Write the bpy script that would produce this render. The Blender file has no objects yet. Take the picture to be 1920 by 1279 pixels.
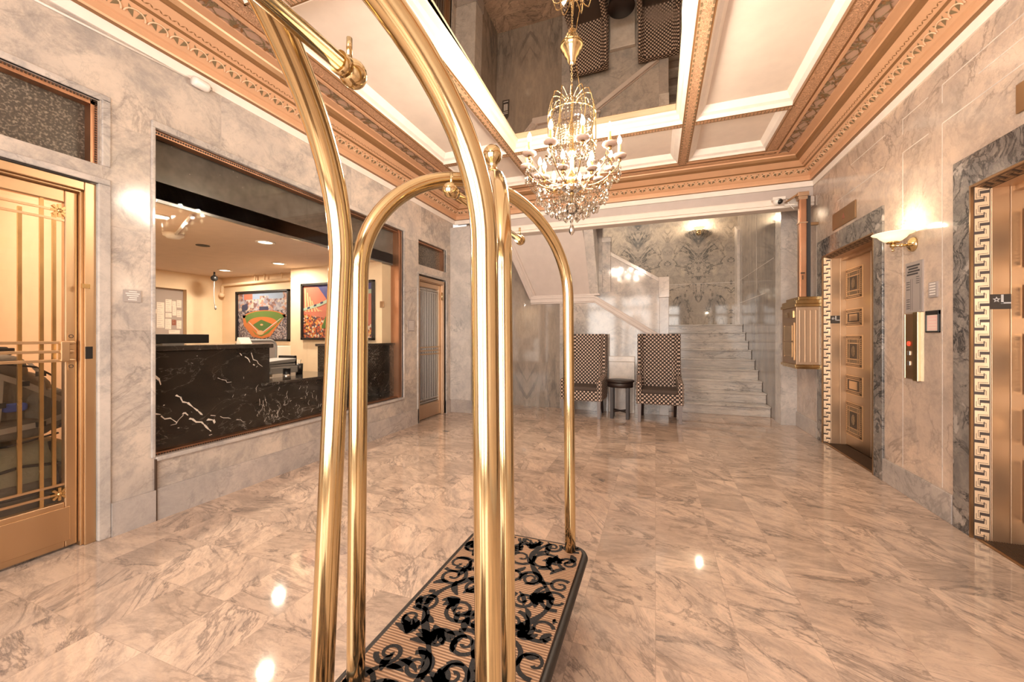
import bpy, math, random
from mathutils import Vector, Matrix
random.seed(7)
PI = math.pi
C = bpy.context.scene.collection

# ------------------------------------------------------------------ mesh builder
class MB:
    def __init__(s):
        s.v = []; s.f = []; s.mi = []; s.sm = []; s.k = 0; s.T = None
    def add(s, vs, fs, smooth=False):
        b = len(s.v)
        for p in vs:
            p = Vector(p)
            if s.T is not None: p = s.T @ p
            s.v.append(p)
        for f in fs:
            s.f.append([b + i for i in f]); s.mi.append(s.k); s.sm.append(smooth)
        return s
    def box(s, x0, x1, y0, y1, z0, z1):
        vs = [(x0,y0,z0),(x1,y0,z0),(x1,y1,z0),(x0,y1,z0),(x0,y0,z1),(x1,y0,z1),(x1,y1,z1),(x0,y1,z1)]
        return s.add(vs, [(0,3,2,1),(4,5,6,7),(0,1,5,4),(1,2,6,5),(2,3,7,6),(3,0,4,7)])
    def hexa(s, q, q2):
        return s.add(list(q)+list(q2), [(3,2,1,0),(4,5,6,7),(0,1,5,4),(1,2,6,5),(2,3,7,6),(3,0,4,7)])
    def quad(s, a, b, c, d):
        return s.add([a,b,c,d], [(0,1,2,3)])
    def bar(s, p0, p1, w, h, up=(0,0,1)):
        p0 = Vector(p0); p1 = Vector(p1); d = (p1-p0).normalized(); u = Vector(up)
        side = d.cross(u)
        if side.length < 1e-5: side = d.cross(Vector((1,0,0)))
        side.normalize(); u = side.cross(d).normalized()
        a = side*w/2; b = u*h/2
        return s.hexa([p0-a-b,p0+a-b,p0+a+b,p0-a+b],[p1-a-b,p1+a-b,p1+a+b,p1-a+b])
    def prism(s, poly, axis, a0, a1):
        n = len(poly)
        def P(u, w, t):
            return {'x':(t,u,w),'y':(u,t,w),'z':(u,w,t)}[axis]
        vs = [P(u,w,a0) for u,w in poly]+[P(u,w,a1) for u,w in poly]
        fs = [list(range(n)), list(range(2*n-1,n-1,-1))]
        for i in range(n):
            j = (i+1)%n; fs.append([i,i+n,j+n,j])
        return s.add(vs, fs)
    def tube(s, pts, r, n=12, caps=True, closed=False):
        pts = [Vector(p) for p in pts]; m = len(pts)
        rs = r if isinstance(r,(list,tuple)) else [r]*m
        vs = []; prev = None
        for i,p in enumerate(pts):
            if closed: d = pts[(i+1)%m]-pts[i-1]
            else: d = pts[min(i+1,m-1)]-pts[max(i-1,0)]
            d.normalize()
            if prev is None:
                a = d.orthogonal().normalized()
            else:
                a = prev - d*prev.dot(d)
                if a.length < 1e-6: a = d.orthogonal()
                a.normalize()
            prev = a; b = d.cross(a)
            for j in range(n):
                t = 2*PI*j/n
                vs.append(p + (a*math.cos(t)+b*math.sin(t))*rs[i])
        fs = []
        for i in range(m if closed else m-1):
            i2 = (i+1)%m
            for j in range(n):
                k = (j+1)%n
                fs.append((i*n+j,i*n+k,i2*n+k,i2*n+j))
        s.add(vs, fs, True)
        if caps and not closed:
            b = len(s.v)-len(vs)
            s.f.append([b+j for j in range(n-1,-1,-1)]); s.mi.append(s.k); s.sm.append(False)
            s.f.append([b+(m-1)*n+j for j in range(n)]); s.mi.append(s.k); s.sm.append(False)
        return s
    def lathe(s, prof, n=24, c=(0,0,0), axis='z', smooth=True):
        c = Vector(c); vs = []
        for r,z in prof:
            for j in range(n):
                t = 2*PI*j/n; x = r*math.cos(t); y = r*math.sin(t)
                q = {'z':(x,y,z),'x':(z,x,y),'y':(y,z,x)}[axis]
                vs.append(c+Vector(q))
        m = len(prof); fs = []
        for i in range(m-1):
            for j in range(n):
                k = (j+1)%n; fs.append((i*n+j,i*n+k,(i+1)*n+k,(i+1)*n+j))
        s.add(vs, fs, smooth)
        b = len(s.v)-len(vs)
        if prof[0][0] > 1e-4:
            s.f.append([b+j for j in range(n-1,-1,-1)]); s.mi.append(s.k); s.sm.append(False)
        if prof[-1][0] > 1e-4:
            s.f.append([b+(m-1)*n+j for j in range(n)]); s.mi.append(s.k); s.sm.append(False)
        return s
    def ball(s, c, r, n=16, m=10, sc=(1,1,1)):
        c = Vector(c); vs = [c+Vector((0,0,-r*sc[2]))]
        for i in range(1,m):
            a = -PI/2+PI*i/m
            for j in range(n):
                t = 2*PI*j/n
                vs.append(c+Vector((r*sc[0]*math.cos(a)*math.cos(t), r*sc[1]*math.cos(a)*math.sin(t), r*sc[2]*math.sin(a))))
        vs.append(c+Vector((0,0,r*sc[2]))); fs = []; L = len(vs)-1
        for j in range(n):
            k=(j+1)%n
            fs.append((0,1+k,1+j)); fs.append((L,1+(m-2)*n+j,1+(m-2)*n+k))
        for i in range(m-2):
            for j in range(n):
                k=(j+1)%n; fs.append((1+i*n+j,1+i*n+k,1+(i+1)*n+k,1+(i+1)*n+j))
        return s.add(vs, fs, True)
    def rrect(s, x0, x1, y0, y1, z0, z1, r, n=5):
        s.prism(rr(x0,x1,y0,y1,r,n),'z',z0,z1); return s

def rr(x0,x1,y0,y1,r,n=5):
    P=[]
    for cx,cy,a in ((x1-r,y1-r,0),(x0+r,y1-r,PI/2),(x0+r,y0+r,PI),(x1-r,y0+r,1.5*PI)):
        for i in range(n+1):
            t=a+PI/2*i/n; P.append((cx+r*math.cos(t),cy+r*math.sin(t)))
    return P

def obj(name, mb, mats, parent=None, bevel=0, seg=2, world=False, smooth_all=False):
    me = bpy.data.meshes.new(name)
    off = Vector((0,0,0))
    if world and parent is not None:
        p = parent; 
        while p is not None: off += p.location; p = p.parent
    me.from_pydata([v-off for v in mb.v], [], mb.f)
    if not isinstance(mats,(list,tuple)): mats=[mats]
    for m in mats: me.materials.append(m)
    me.polygons.foreach_set('material_index', mb.mi)
    me.polygons.foreach_set('use_smooth', [True]*len(mb.sm) if smooth_all else mb.sm)
    uv = me.uv_layers.new(name='UVMap')
    for p in me.polygons:
        n = p.normal; ax = max(range(3), key=lambda i: abs(n[i]))
        for li in p.loop_indices:
            co = me.vertices[me.loops[li].vertex_index].co
            uv.data[li].uv = {0:(co.y,co.z),1:(co.x,co.z),2:(co.x,co.y)}[ax]
    me.update()
    o = bpy.data.objects.new(name, me); C.objects.link(o)
    if parent is not None: o.parent = parent
    if bevel:
        b = o.modifiers.new('Bevel','BEVEL'); b.width = bevel; b.segments = seg; b.limit_method='ANGLE'; b.angle_limit=math.radians(40)
    return o

def thing(name, label, cat, loc=(0,0,0), rotz=0, group=None):
    o = bpy.data.objects.new(name, None); C.objects.link(o)
    o.empty_display_size=.1
    o.location = loc; o.rotation_euler=(0,0,rotz)
    o['label']=label; o['category']=cat
    if group: o['group']=group
    return o
def tag(o, label, cat, group=None):
    o['label']=label; o['category']=cat
    if group: o['group']=group
    return o
def struct(name, mb, mats, parent=None, **k):
    o = obj(name, mb, mats, parent, **k)
    if parent is None: o['kind']='structure'
    return o
def sroot(name, loc=(0,0,0)):
    o = bpy.data.objects.new(name, None); C.objects.link(o); o.location=loc; o['kind']='structure'; return o
def dup(root, loc, rotz, label, group=None):
    r = root.copy(); C.objects.link(r); r.location=loc; r.rotation_euler=(0,0,rotz); r['label']=label
    if group: r['group']=group
    for ch in list(root.children):
        c = ch.copy(); C.objects.link(c); c.parent=r
        for g in list(ch.children):
            d = g.copy(); C.objects.link(d); d.parent=c
    return r

def text_mesh(body, size, mat_i, mb, M, extrude=.0006):
    cu = bpy.data.curves.new('t','FONT'); cu.body=body; cu.size=size; cu.extrude=extrude; cu.align_x='CENTER'; cu.align_y='CENTER'
    o = bpy.data.objects.new('t',cu); C.objects.link(o)
    dg = bpy.context.evaluated_depsgraph_get()
    me = bpy.data.meshes.new_from_object(o.evaluated_get(dg))
    k=mb.k; T=mb.T; mb.k=mat_i; mb.T=M
    mb.add([v.co.copy() for v in me.vertices],[list(p.vertices) for p in me.polygons])
    mb.k=k; mb.T=T
    bpy.data.objects.remove(o); bpy.data.curves.remove(cu); bpy.data.meshes.remove(me)

# ------------------------------------------------------------------ materials
def newmat(name):
    m = bpy.data.materials.new(name); m.use_nodes=True
    nt = m.node_tree; b = nt.nodes['Principled BSDF']
    return m, nt, b
def nd(nt, t, **k):
    n = nt.nodes.new(t)
    for a,v in k.items():
        if a in n.inputs.keys(): n.inputs[a].default_value = v
        else: setattr(n,a,v)
    return n
def lk(nt,a,b): nt.links.new(a,b)
def math_(nt,op,a,b=None,clamp=False):
    n = nt.nodes.new('ShaderNodeMath'); n.operation=op; n.use_clamp=clamp
    for i,x in enumerate((a,b)):
        if x is None: continue
        if isinstance(x,(int,float)): n.inputs[i].default_value=x
        else: lk(nt,x,n.inputs[i])
    return n.outputs[0]
def mixc(nt, fac, a, b, mode='MIX'):
    n = nt.nodes.new('ShaderNodeMix'); n.data_type='RGBA'; n.blend_type=mode
    for i,x in ((0,fac),(6,a),(7,b)):
        if isinstance(x,(int,float)): n.inputs[i].default_value=x
        elif isinstance(x,tuple): n.inputs[i].default_value=(*x,1) if len(x)==3 else x
        else: lk(nt,x,n.inputs[i])
    return n.outputs[2]
def ss(nt, x, lo, hi):
    n = nt.nodes.new('ShaderNodeMapRange'); n.interpolation_type='SMOOTHSTEP'
    lk(nt,x,n.inputs[0]); n.inputs[1].default_value=lo; n.inputs[2].default_value=hi
    return n.outputs[0]
def plain(name, col, rough=.5, metal=0, spec=.5, emis=None, es=0, bump=None):
    m,nt,b = newmat(name)
    b.inputs['Base Color'].default_value=(*col,1); b.inputs['Roughness'].default_value=rough
    b.inputs['Metallic'].default_value=metal; b.inputs['Specular IOR Level'].default_value=spec
    if emis: b.inputs['Emission Color'].default_value=(*emis,1); b.inputs['Emission Strength'].default_value=es
    # slight natural unevenness
    tc = nd(nt,'ShaderNodeTexCoord'); n = nd(nt,'ShaderNodeTexNoise'); n.inputs['Scale'].default_value=9; n.inputs['Detail'].default_value=5
    lk(nt,tc.outputs['Object'],n.inputs['Vector'])
    lk(nt,mixc(nt,n.outputs['Fac'],tuple(c*.9 for c in col),tuple(min(1,c*1.08) for c in col)),b.inputs['Base Color'])
    if bump:
        n2 = nd(nt,'ShaderNodeTexNoise'); n2.inputs['Scale'].default_value=bump[0]; n2.inputs['Detail'].default_value=3
        lk(nt,tc.outputs['Object'],n2.inputs['Vector'])
        bp = nd(nt,'ShaderNodeBump'); bp.inputs['Strength'].default_value=bump[1]; bp.inputs['Distance'].default_value=.01
        lk(nt,n2.outputs['Fac'],bp.inputs['Height']); lk(nt,bp.outputs[0],b.inputs['Normal'])
    return m
def emit(name, col, s):
    m,nt,b = newmat(name); e = nd(nt,'ShaderNodeEmission'); e.inputs[0].default_value=(*col,1); e.inputs[1].default_value=s
    lk(nt,e.outputs[0],nt.nodes['Material Output'].inputs[0]); return m
def glass(name, tint=(1,1,1), refl=.08, rough=0.0, kf=.8):
    m,nt,b = newmat(name)
    t = nd(nt,'ShaderNodeBsdfTransparent'); t.inputs[0].default_value=(*tint,1)
    g = nd(nt,'ShaderNodeBsdfGlossy'); g.inputs['Roughness'].default_value=rough
    f = nd(nt,'ShaderNodeFresnel'); f.inputs[0].default_value=1.5
    fac = math_(nt,'ADD',math_(nt,'MULTIPLY',f.outputs[0],kf),refl,True)
    mx = nd(nt,'ShaderNodeMixShader'); lk(nt,fac,mx.inputs[0]); lk(nt,t.outputs[0],mx.inputs[1]); lk(nt,g.outputs[0],mx.inputs[2])
    lk(nt,mx.outputs[0],nt.nodes['Material Output'].inputs[0]); return m

def marble(name, c1, c2, vein, rough=.15, sc=1.0, amt=.75, rot=(0,0,0), stretch=(1,1,1), tile=None, book=None, blotch=None, thin=.022, seam=.25, spec=.5, vs=1.7, dens=(.42,.62), mot=.5):
    m,nt,b = newmat(name)
    tc = nd(nt,'ShaderNodeTexCoord'); vec = tc.outputs['Object']
    rnd=None; seamf=None
    if book:
        sp = nd(nt,'ShaderNodeSeparateXYZ'); lk(nt,vec,sp.inputs[0])
        px = math_(nt,'PINGPONG',math_(nt,'SUBTRACT',sp.outputs[0],book[0]),book[1])
        cb = nd(nt,'ShaderNodeCombineXYZ'); lk(nt,px,cb.inputs[0]); lk(nt,sp.outputs[1],cb.inputs[1]); lk(nt,sp.outputs[2],cb.inputs[2])
        vec = cb.outputs[0]
    if tile:
        sp = nd(nt,'ShaderNodeSeparateXYZ'); lk(nt,tc.outputs['Object'],sp.inputs[0])
        cb = nd(nt,'ShaderNodeCombineXYZ'); lk(nt,sp.outputs[tile[0]],cb.inputs[0]); lk(nt,sp.outputs[tile[1]],cb.inputs[1])
        br = nd(nt,'ShaderNodeTexBrick'); br.offset=tile[4]; br.offset_frequency=2
        lk(nt,cb.outputs[0],br.inputs['Vector'])
        for k,v in (('Scale',1),('Mortar Size',tile[5] if len(tile)>5 else .0016),('Mortar Smooth',.3),('Bias',0),('Brick Width',tile[2]),('Row Height',tile[3])): br.inputs[k].default_value=v
        br.inputs['Color1'].default_value=(0,0,0,1); br.inputs['Color2'].default_value=(1,1,1,1); br.inputs['Mortar'].default_value=(.5,.5,.5,1)
        rnd = br.outputs['Color']; seamf = br.outputs['Fac']
        if len(tile)>6:
            r0 = nd(nt,'ShaderNodeSeparateColor'); lk(nt,rnd,r0.inputs[0])
            vr = nd(nt,'ShaderNodeVectorRotate'); vr.rotation_type='Z_AXIS'; lk(nt,vec,vr.inputs['Vector'])
            lk(nt,math_(nt,'ADD',math_(nt,'MULTIPLY',r0.outputs[0],tile[6]),tile[7]),vr.inputs['Angle']); vec=vr.outputs[0]
        off = nd(nt,'ShaderNodeVectorMath'); off.operation='MULTIPLY_ADD'
        lk(nt,rnd,off.inputs[0]); off.inputs[1].default_value=(17,23,11); lk(nt,vec,off.inputs[2]); vec = off.outputs[0]
    mp = nd(nt,'ShaderNodeMapping'); lk(nt,vec,mp.inputs['Vector']); mp.inputs['Rotation'].default_value=rot; mp.inputs['Scale'].default_value=tuple(sc*s for s in stretch)
    def noise(s,det=8,ro=.6,dist=0,o=0):
        n = nd(nt,'ShaderNodeTexNoise'); n.inputs['Scale'].default_value=s; n.inputs['Detail'].default_value=det; n.inputs['Roughness'].default_value=ro; n.inputs['Distortion'].default_value=dist
        if o:
            a = nd(nt,'ShaderNodeVectorMath'); a.operation='ADD'; a.inputs[1].default_value=(o,o*1.7,o*.6); lk(nt,mp.outputs[0],a.inputs[0]); lk(nt,a.outputs[0],n.inputs['Vector'])
        else: lk(nt,mp.outputs[0],n.inputs['Vector'])
        return n.outputs['Fac']
    cloud = ss(nt,noise(1.3,7,.6,.6),.34,.66)
    base = mixc(nt,cloud,c1,c2)
    fine = noise(9,6,.7,0,3)
    base = mixc(nt,math_(nt,'MULTIPLY',ss(nt,fine,.5,.75),.35),base,tuple(c*.75 for c in c2))
    mo = noise(4.2,12,.78,.4,41)
    base = mixc(nt,math_(nt,'MULTIPLY',ss(nt,mo,.40,.68),mot),base,tuple(c*q for c,q in zip(c2,(.60,.64,.69))))
    base = mixc(nt,math_(nt,'MULTIPLY',ss(nt,noise(14,8,.75,.2,53),.52,.72),mot*.5),base,tuple(c*q for c,q in zip(c2,(.55,.55,.57))))
    n1 = noise(vs,11,.62,1.0,7)
    d1 = math_(nt,'ABSOLUTE',math_(nt,'SUBTRACT',n1,.5))
    v1 = math_(nt,'SUBTRACT',1,ss(nt,d1,0,thin))
    mod = ss(nt,noise(1.1,3,.5,0,13),*dens)
    v1 = math_(nt,'MULTIPLY',v1,math_(nt,'ADD',math_(nt,'MULTIPLY',mod,.85),.15))
    n2 = noise(vs*2.6,9,.65,.8,19)
    v2 = math_(nt,'SUBTRACT',1,ss(nt,math_(nt,'ABSOLUTE',math_(nt,'SUBTRACT',n2,.5)),0,thin*.7))
    v = math_(nt,'ADD',math_(nt,'MULTIPLY',v1,amt),math_(nt,'MULTIPLY',math_(nt,'MULTIPLY',v2,mod),amt*.45),True)
    col = mixc(nt,v,base,vein)
    if blotch:
        bl = ss(nt,noise(blotch[1],8,.6,.5,31),blotch[2],blotch[2]+(blotch[4] if len(blotch)>4 else .06))
        col = mixc(nt,math_(nt,'MULTIPLY',bl,blotch[3]),col,blotch[0])
    if tile:
        r1 = nd(nt,'ShaderNodeSeparateColor'); lk(nt,rnd,r1.inputs[0])
        tone = math_(nt,'ADD',math_(nt,'MULTIPLY',r1.outputs[0],.2),.88)
        hs = nd(nt,'ShaderNodeHueSaturation'); lk(nt,col,hs.inputs['Color']); lk(nt,tone,hs.inputs['Value']); col=hs.outputs[0]
        col = mixc(nt,math_(nt,'MULTIPLY',seamf,seam),col,tuple(c*.55 for c in c2))
    lk(nt,col,b.inputs['Base Color'])
    b.inputs['Roughness'].default_value=rough; b.inputs['Specular IOR Level'].default_value=spec
    return m

def metal(name, col, rough, var=.25, brush=None):
    m,nt,b = newmat(name)
    b.inputs['Metallic'].default_value=1
    tc = nd(nt,'ShaderNodeTexCoord'); n = nd(nt,'ShaderNodeTexNoise'); n.inputs['Scale'].default_value=6; n.inputs['Detail'].default_value=6
    if brush:
        mp = nd(nt,'ShaderNodeMapping'); mp.inputs['Scale'].default_value=brush; lk(nt,tc.outputs['Object'],mp.inputs[0]); lk(nt,mp.outputs[0],n.inputs['Vector'])
    else: lk(nt,tc.outputs['Object'],n.inputs['Vector'])
    lk(nt,mixc(nt,n.outputs['Fac'],tuple(c*(1-var) for c in col),tuple(min(1,c*(1+var*.6)) for c in col)),b.inputs['Base Color'])
    lk(nt,math_(nt,'ADD',math_(nt,'MULTIPLY',n.outputs['Fac'],rough*.7),rough*.65),b.inputs['Roughness'])
    return m

M = {}
M['floor'] = marble('floor_marble',(.76,.565,.435),(.57,.42,.325),(.17,.135,.12),rough=.06,sc=1.0,amt=.6,rot=(0,0,0),stretch=(1,2.5,1),tile=(0,1,.305,.305,0,.0012,1.5,-.35),mot=.8,thin=.035,seam=.45,blotch=((.12,.115,.115),2.1,.665,.8),vs=2.0,dens=(.36,.56))
M['wallL'] = marble('grey_cream_marble',(.70,.585,.49),(.53,.455,.40),(.20,.18,.165),rough=.13,amt=.4,rot=(.5,.3,.2),tile=(1,2,1.34,.62,.5,.003),thin=.03,seam=.3,mot=.85)
M['wallR'] = marble('warm_cream_marble',(.68,.52,.41),(.52,.41,.34),(.19,.15,.13),rough=.12,amt=.55,rot=(.9,.2,.2),thin=.022,mot=.7)
M['base'] = marble('base_marble',(.55,.47,.42),(.43,.38,.35),(.18,.17,.165),rough=.16,amt=.4)
M['pale'] = marble('pale_marble',(.62,.54,.48),(.46,.415,.38),(.19,.18,.17),rough=.08,amt=.45,mot=.8)
M['white_marble'] = marble('white_marble',(.78,.70,.63),(.66,.58,.52),(.35,.32,.3),rough=.12,amt=.4)
M['book'] = marble('bookmatched_marble',(.54,.45,.36),(.40,.345,.295),(.045,.055,.06),rough=.05,amt=.75,book=(.87,.62),stretch=(1,1,.8),thin=.022,vs=1.6,blotch=((.11,.12,.13),1.2,.49,.8,.24),dens=(.36,.52),mot=.9)
M['book2'] = marble('bookmatched_alcove_marble',(.40,.325,.265),(.30,.25,.21),(.11,.10,.095),rough=.05,amt=.6,book=(-2.08,.55),stretch=(1.6,1,.45),thin=.045,vs=1.3,blotch=((.12,.115,.11),1.1,.66,.6))
M['stairwall'] = marble('dark_polished_marble',(.36,.30,.255),(.25,.215,.19),(.09,.09,.09),rough=.04,amt=.5,stretch=(1,2,.5))
M['step'] = marble('step_marble',(.74,.655,.58),(.54,.48,.43),(.15,.14,.135),rough=.14,amt=.6,stretch=(.6,1,3.5),mot=.7)
M['grey_marble'] = marble('dark_grey_marble',(.30,.26,.23),(.17,.155,.145),(.035,.035,.037),rough=.16,amt=.85,sc=3.2,thin=.05,dens=(.3,.5),blotch=((.46,.41,.37),2.2,.6,.7))
M['column_marble'] = marble('grey_column_marble',(.70,.63,.575),(.54,.49,.455),(.24,.235,.225),rough=.14,amt=.45,sc=1.5)
M['black'] = marble('black_marble',(.018,.015,.013),(.03,.025,.021),(.8,.74,.68),rough=.05,amt=1.0,sc=1.3,rot=(.8,0,0),stretch=(1,1,2),thin=.006,dens=(.6,.7),spec=.6,mot=.3)
M['black_top'] = marble('black_marble_top',(.03,.026,.023),(.05,.04,.034),(.6,.55,.5),rough=.12,amt=.5,sc=1.6,thin=.005)
M['brass'] = metal('polished_brass',(.72,.565,.32),.13,.2)
M['bronze_key']=metal('key_bronze',(.50,.345,.22),.45,.1)
M['bronze_leaf']=metal('elevator_door_bronze',(.43,.31,.21),.36,.15,(1,1,.2))
M['vein']=plain('white_marble_vein',(.80,.74,.68),.3)
M['mauve']=plain('mauve_brown_plaster',(.44,.28,.20),.45)
M['brass_d'] = metal('aged_brass',(.60,.40,.18),.25,.3)
M['bronze'] = metal('satin_bronze',(.60,.43,.295),.42,.14,(1,1,.15))
M['bronze_d'] = metal('dark_bronze',(.42,.27,.15),.38,.25)
M['bronze_g'] = metal('gold_door_bronze',(.60,.41,.245),.38,.14,(1,1,.2))
M['copper'] = metal('copper_bronze',(.56,.30,.18),.38,.25)
M['key_dark'] = plain('key_recess',(.05,.026,.014),.5)
M['steel'] = metal('brushed_steel',(.62,.58,.54),.3,.1,(1,1,.1))
M['nickel'] = plain('engraved_grey_metal',(.42,.37,.35),.4,.3)
M['white'] = plain('white_plaster',(.86,.77,.69),.55)
M['ceilpan'] = plain('cream_ceiling_plaster',(.78,.655,.56),.6)
M['gold_white'] = plain('ivory_gilt_moulding',(.86,.76,.56),.4)
M['terra'] = plain('terracotta_gilt_plaster',(.66,.38,.22),.42,.15)
M['terra_l'] = plain('light_gilt_plaster',(.74,.50,.32),.42,.1)
M['terra_d'] = plain('brown_gilt_plaster',(.27,.135,.055),.42,.3)
M['leaf'] = plain('patinated_leaf_paint',(.19,.13,.065),.5)
M['cream'] = plain('cream_wall_paint',(.80,.62,.42),.7)
M['cream2'] = plain('warm_yellow_wall_paint',(.80,.58,.38),.7)
M['officeceil'] = plain('office_ceiling_paint',(.72,.58,.48),.8)
M['officefloor'] = plain('office_carpet',(.10,.075,.055),.9)
M['beamgrey'] = plain('grey_beam_paint',(.54,.465,.43),.5)
M['niche'] = plain('shaded_niche_grey',(.40,.33,.29),.7)  # niche back: shade of the recess put into a darker grey
M['greypaint'] = plain('grey_white_paint',(.66,.57,.52),.5)
M['blackpl'] = plain('black_plastic',(.012,.011,.011),.35)
M['greypl'] = plain('grey_plastic',(.25,.24,.23),.4)
M['whitepl'] = plain('white_plastic',(.82,.77,.72),.35)
M['wood'] = plain('espresso_wood',(.026,.014,.011),.45)
M['greyleg'] = plain('silver_grey_painted_wood',(.25,.22,.22),.35)
M['paper'] = plain('paper',(.78,.68,.58),.8)
M['paperpink'] = plain('pink_paper',(.78,.52,.47),.8)
M['ink'] = plain('ink',(.05,.045,.045),.7)
M['lightink'] = plain('light_lettering',(.80,.74,.70),.6)
M['red'] = plain('red_plastic',(.65,.06,.03),.4,emis=(1,.08,.03),es=.6)
M['redmark'] = plain('faded_red_arrow',(.30,.10,.06),.5)
M['rubber'] = plain('black_rubber_bumper',(.02,.016,.014),.45)
M['glass'] = glass('clear_glass',(.97,.96,.94),.01)
M['pane'] = glass('office_window_glass',(.96,.95,.93),.0,kf=.06)
M['crystal'] = glass('cut_crystal',(.99,.95,.88),.30,.03)
M['frost'] = plain('frosted_bowl_glass',(.95,.86,.70),.3,emis=(1,.74,.42),es=.9)
M['frostpan'] = plain('frosted_drip_pan_glass',(.62,.44,.35),.3)
M['flame'] = emit('lit_candle_bulb',(1,.82,.52),45)
M['sconcebulb'] = emit('lit_bulb',(1,.80,.48),40)
M['downlight'] = emit('downlight_lens',(1,.85,.62),7)
M['candle'] = plain('candle_sleeve',(.70,.34,.10),.5,emis=(1,.45,.15),es=.1)

# antique mirror
m,nt,b = newmat('antique_mirror'); b.inputs['Metallic'].default_value=1
tc=nd(nt,'ShaderNodeTexCoord'); n=nd(nt,'ShaderNodeTexNoise'); n.inputs['Scale'].default_value=2.2; n.inputs['Detail'].default_value=6; lk(nt,tc.outputs['Object'],n.inputs['Vector'])
lk(nt,mixc(nt,n.outputs['Fac'],(.58,.51,.43),(.74,.68,.60)),b.inputs['Base Color'])
lk(nt,math_(nt,'MULTIPLY',ss(nt,n.outputs['Fac'],.5,.8),.06),b.inputs['Roughness']); M['mirror']=m
# ornate band plaster: low relief scrolls
def ornate(name, a, bcol, scale):
    m,nt,b = newmat(name)
    tc=nd(nt,'ShaderNodeTexCoord'); v=nd(nt,'ShaderNodeTexVoronoi'); v.feature='DISTANCE_TO_EDGE'; v.inputs['Scale'].default_value=scale
    n=nd(nt,'ShaderNodeTexNoise'); n.inputs['Scale'].default_value=scale*.7; n.inputs['Distortion'].default_value=2
    lk(nt,tc.outputs['Object'],n.inputs['Vector'])
    mx=mixc(nt,.25,tc.outputs['Object'],n.outputs['Color']); lk(nt,mx,v.inputs['Vector'])
    h=ss(nt,v.outputs['Distance'],.02,.16)
    lk(nt,mixc(nt,h,bcol,a),b.inputs['Base Color']); b.inputs['Roughness'].default_value=.45
    bp=nd(nt,'ShaderNodeBump'); bp.inputs['Strength'].default_value=.6; bp.inputs['Distance'].default_value=.008; lk(nt,h,bp.inputs['Height']); lk(nt,bp.outputs[0],b.inputs['Normal'])
    return m
M['ornate']=ornate('scroll_relief_plaster',(.68,.39,.23),(.30,.15,.07),26)
M['medal']=ornate('pierced_bronze_relief',(.50,.33,.18),(.035,.02,.012),45)
# dotted lattice upholstery
m,nt,b = newmat('lattice_upholstery')
uv=nd(nt,'ShaderNodeUVMap'); mp=nd(nt,'ShaderNodeMapping'); mp.inputs['Rotation'].default_value=(0,0,PI/4); lk(nt,uv.outputs[0],mp.inputs[0])
v=nd(nt,'ShaderNodeTexVoronoi'); v.voronoi_dimensions='2D'; v.inputs['Scale'].default_value=25.5; v.inputs['Randomness'].default_value=0; lk(nt,mp.outputs[0],v.inputs['Vector'])
f=math_(nt,'SUBTRACT',1,ss(nt,v.outputs['Distance'],.30,.39))
lk(nt,mixc(nt,f,(.022,.012,.009),(.62,.47,.38)),b.inputs['Base Color']); b.inputs['Roughness'].default_value=.8; M['lattice']=m
M['seatfab']=plain('brown_seat_fabric',(.085,.06,.048),.85,bump=(180,.3))
# carpet of the carts: fine ribs across
m,nt,b = newmat('tan_ribbed_carpet')
tc=nd(nt,'ShaderNodeTexCoord'); w=nd(nt,'ShaderNodeTexWave'); w.bands_direction='Y'; w.inputs['Scale'].default_value=31; w.inputs['Distortion'].default_value=.6; w.inputs['Detail'].default_value=2; lk(nt,tc.outputs['Object'],w.inputs['Vector'])
n=nd(nt,'ShaderNodeTexNoise'); n.inputs['Scale'].default_value=220; lk(nt,tc.outputs['Object'],n.inputs['Vector'])
c=mixc(nt,w.outputs['Fac'],(.17,.085,.05),(.58,.36,.22)); lk(nt,mixc(nt,math_(nt,'MULTIPLY',n.outputs['Fac'],.4),c,(.40,.26,.16)),b.inputs['Base Color']); b.inputs['Roughness'].default_value=.95
bp=nd(nt,'ShaderNodeBump'); bp.inputs['Strength'].default_value=.5; bp.inputs['Distance'].default_value=.004; lk(nt,w.outputs['Fac'],bp.inputs['Height']); lk(nt,bp.outputs[0],b.inputs['Normal']); M['carpet']=m
M['pile']=plain('black_carpet_pile',(.022,.02,.02),.95,bump=(300,.5))
# dark transom mesh
m,nt,b = newmat('dark_transom_mesh')
tc=nd(nt,'ShaderNodeTexCoord'); n=nd(nt,'ShaderNodeTexNoise'); n.inputs['Scale'].default_value=90; n.inputs['Detail'].default_value=4; lk(nt,tc.outputs['Object'],n.inputs['Vector'])
lk(nt,mixc(nt,ss(nt,n.outputs['Fac'],.45,.75),(.07,.055,.042),(.28,.22,.165)),b.inputs['Base Color']); b.inputs['Roughness'].default_value=.25; M['mesh']=m
m,nt,b = newmat('dusty_dark_glass')
tc=nd(nt,'ShaderNodeTexCoord'); n=nd(nt,'ShaderNodeTexNoise'); n.inputs['Scale'].default_value=14; n.inputs['Detail'].default_value=8; lk(nt,tc.outputs['Object'],n.inputs['Vector'])
v=nd(nt,'ShaderNodeTexVoronoi'); v.inputs['Scale'].default_value=16; lk(nt,tc.outputs['Object'],v.inputs['Vector'])
sp=math_(nt,'SUBTRACT',1,ss(nt,v.outputs['Distance'],.03,.07))
c=mixc(nt,n.outputs['Fac'],(.06,.052,.045),(.17,.15,.13)); lk(nt,mixc(nt,math_(nt,'MULTIPLY',sp,.4),c,(.6,.52,.45)),b.inputs['Base Color']); b.inputs['Roughness'].default_value=.16; b.inputs['Specular IOR Level'].default_value=.6; M['darkglass']=m
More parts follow.
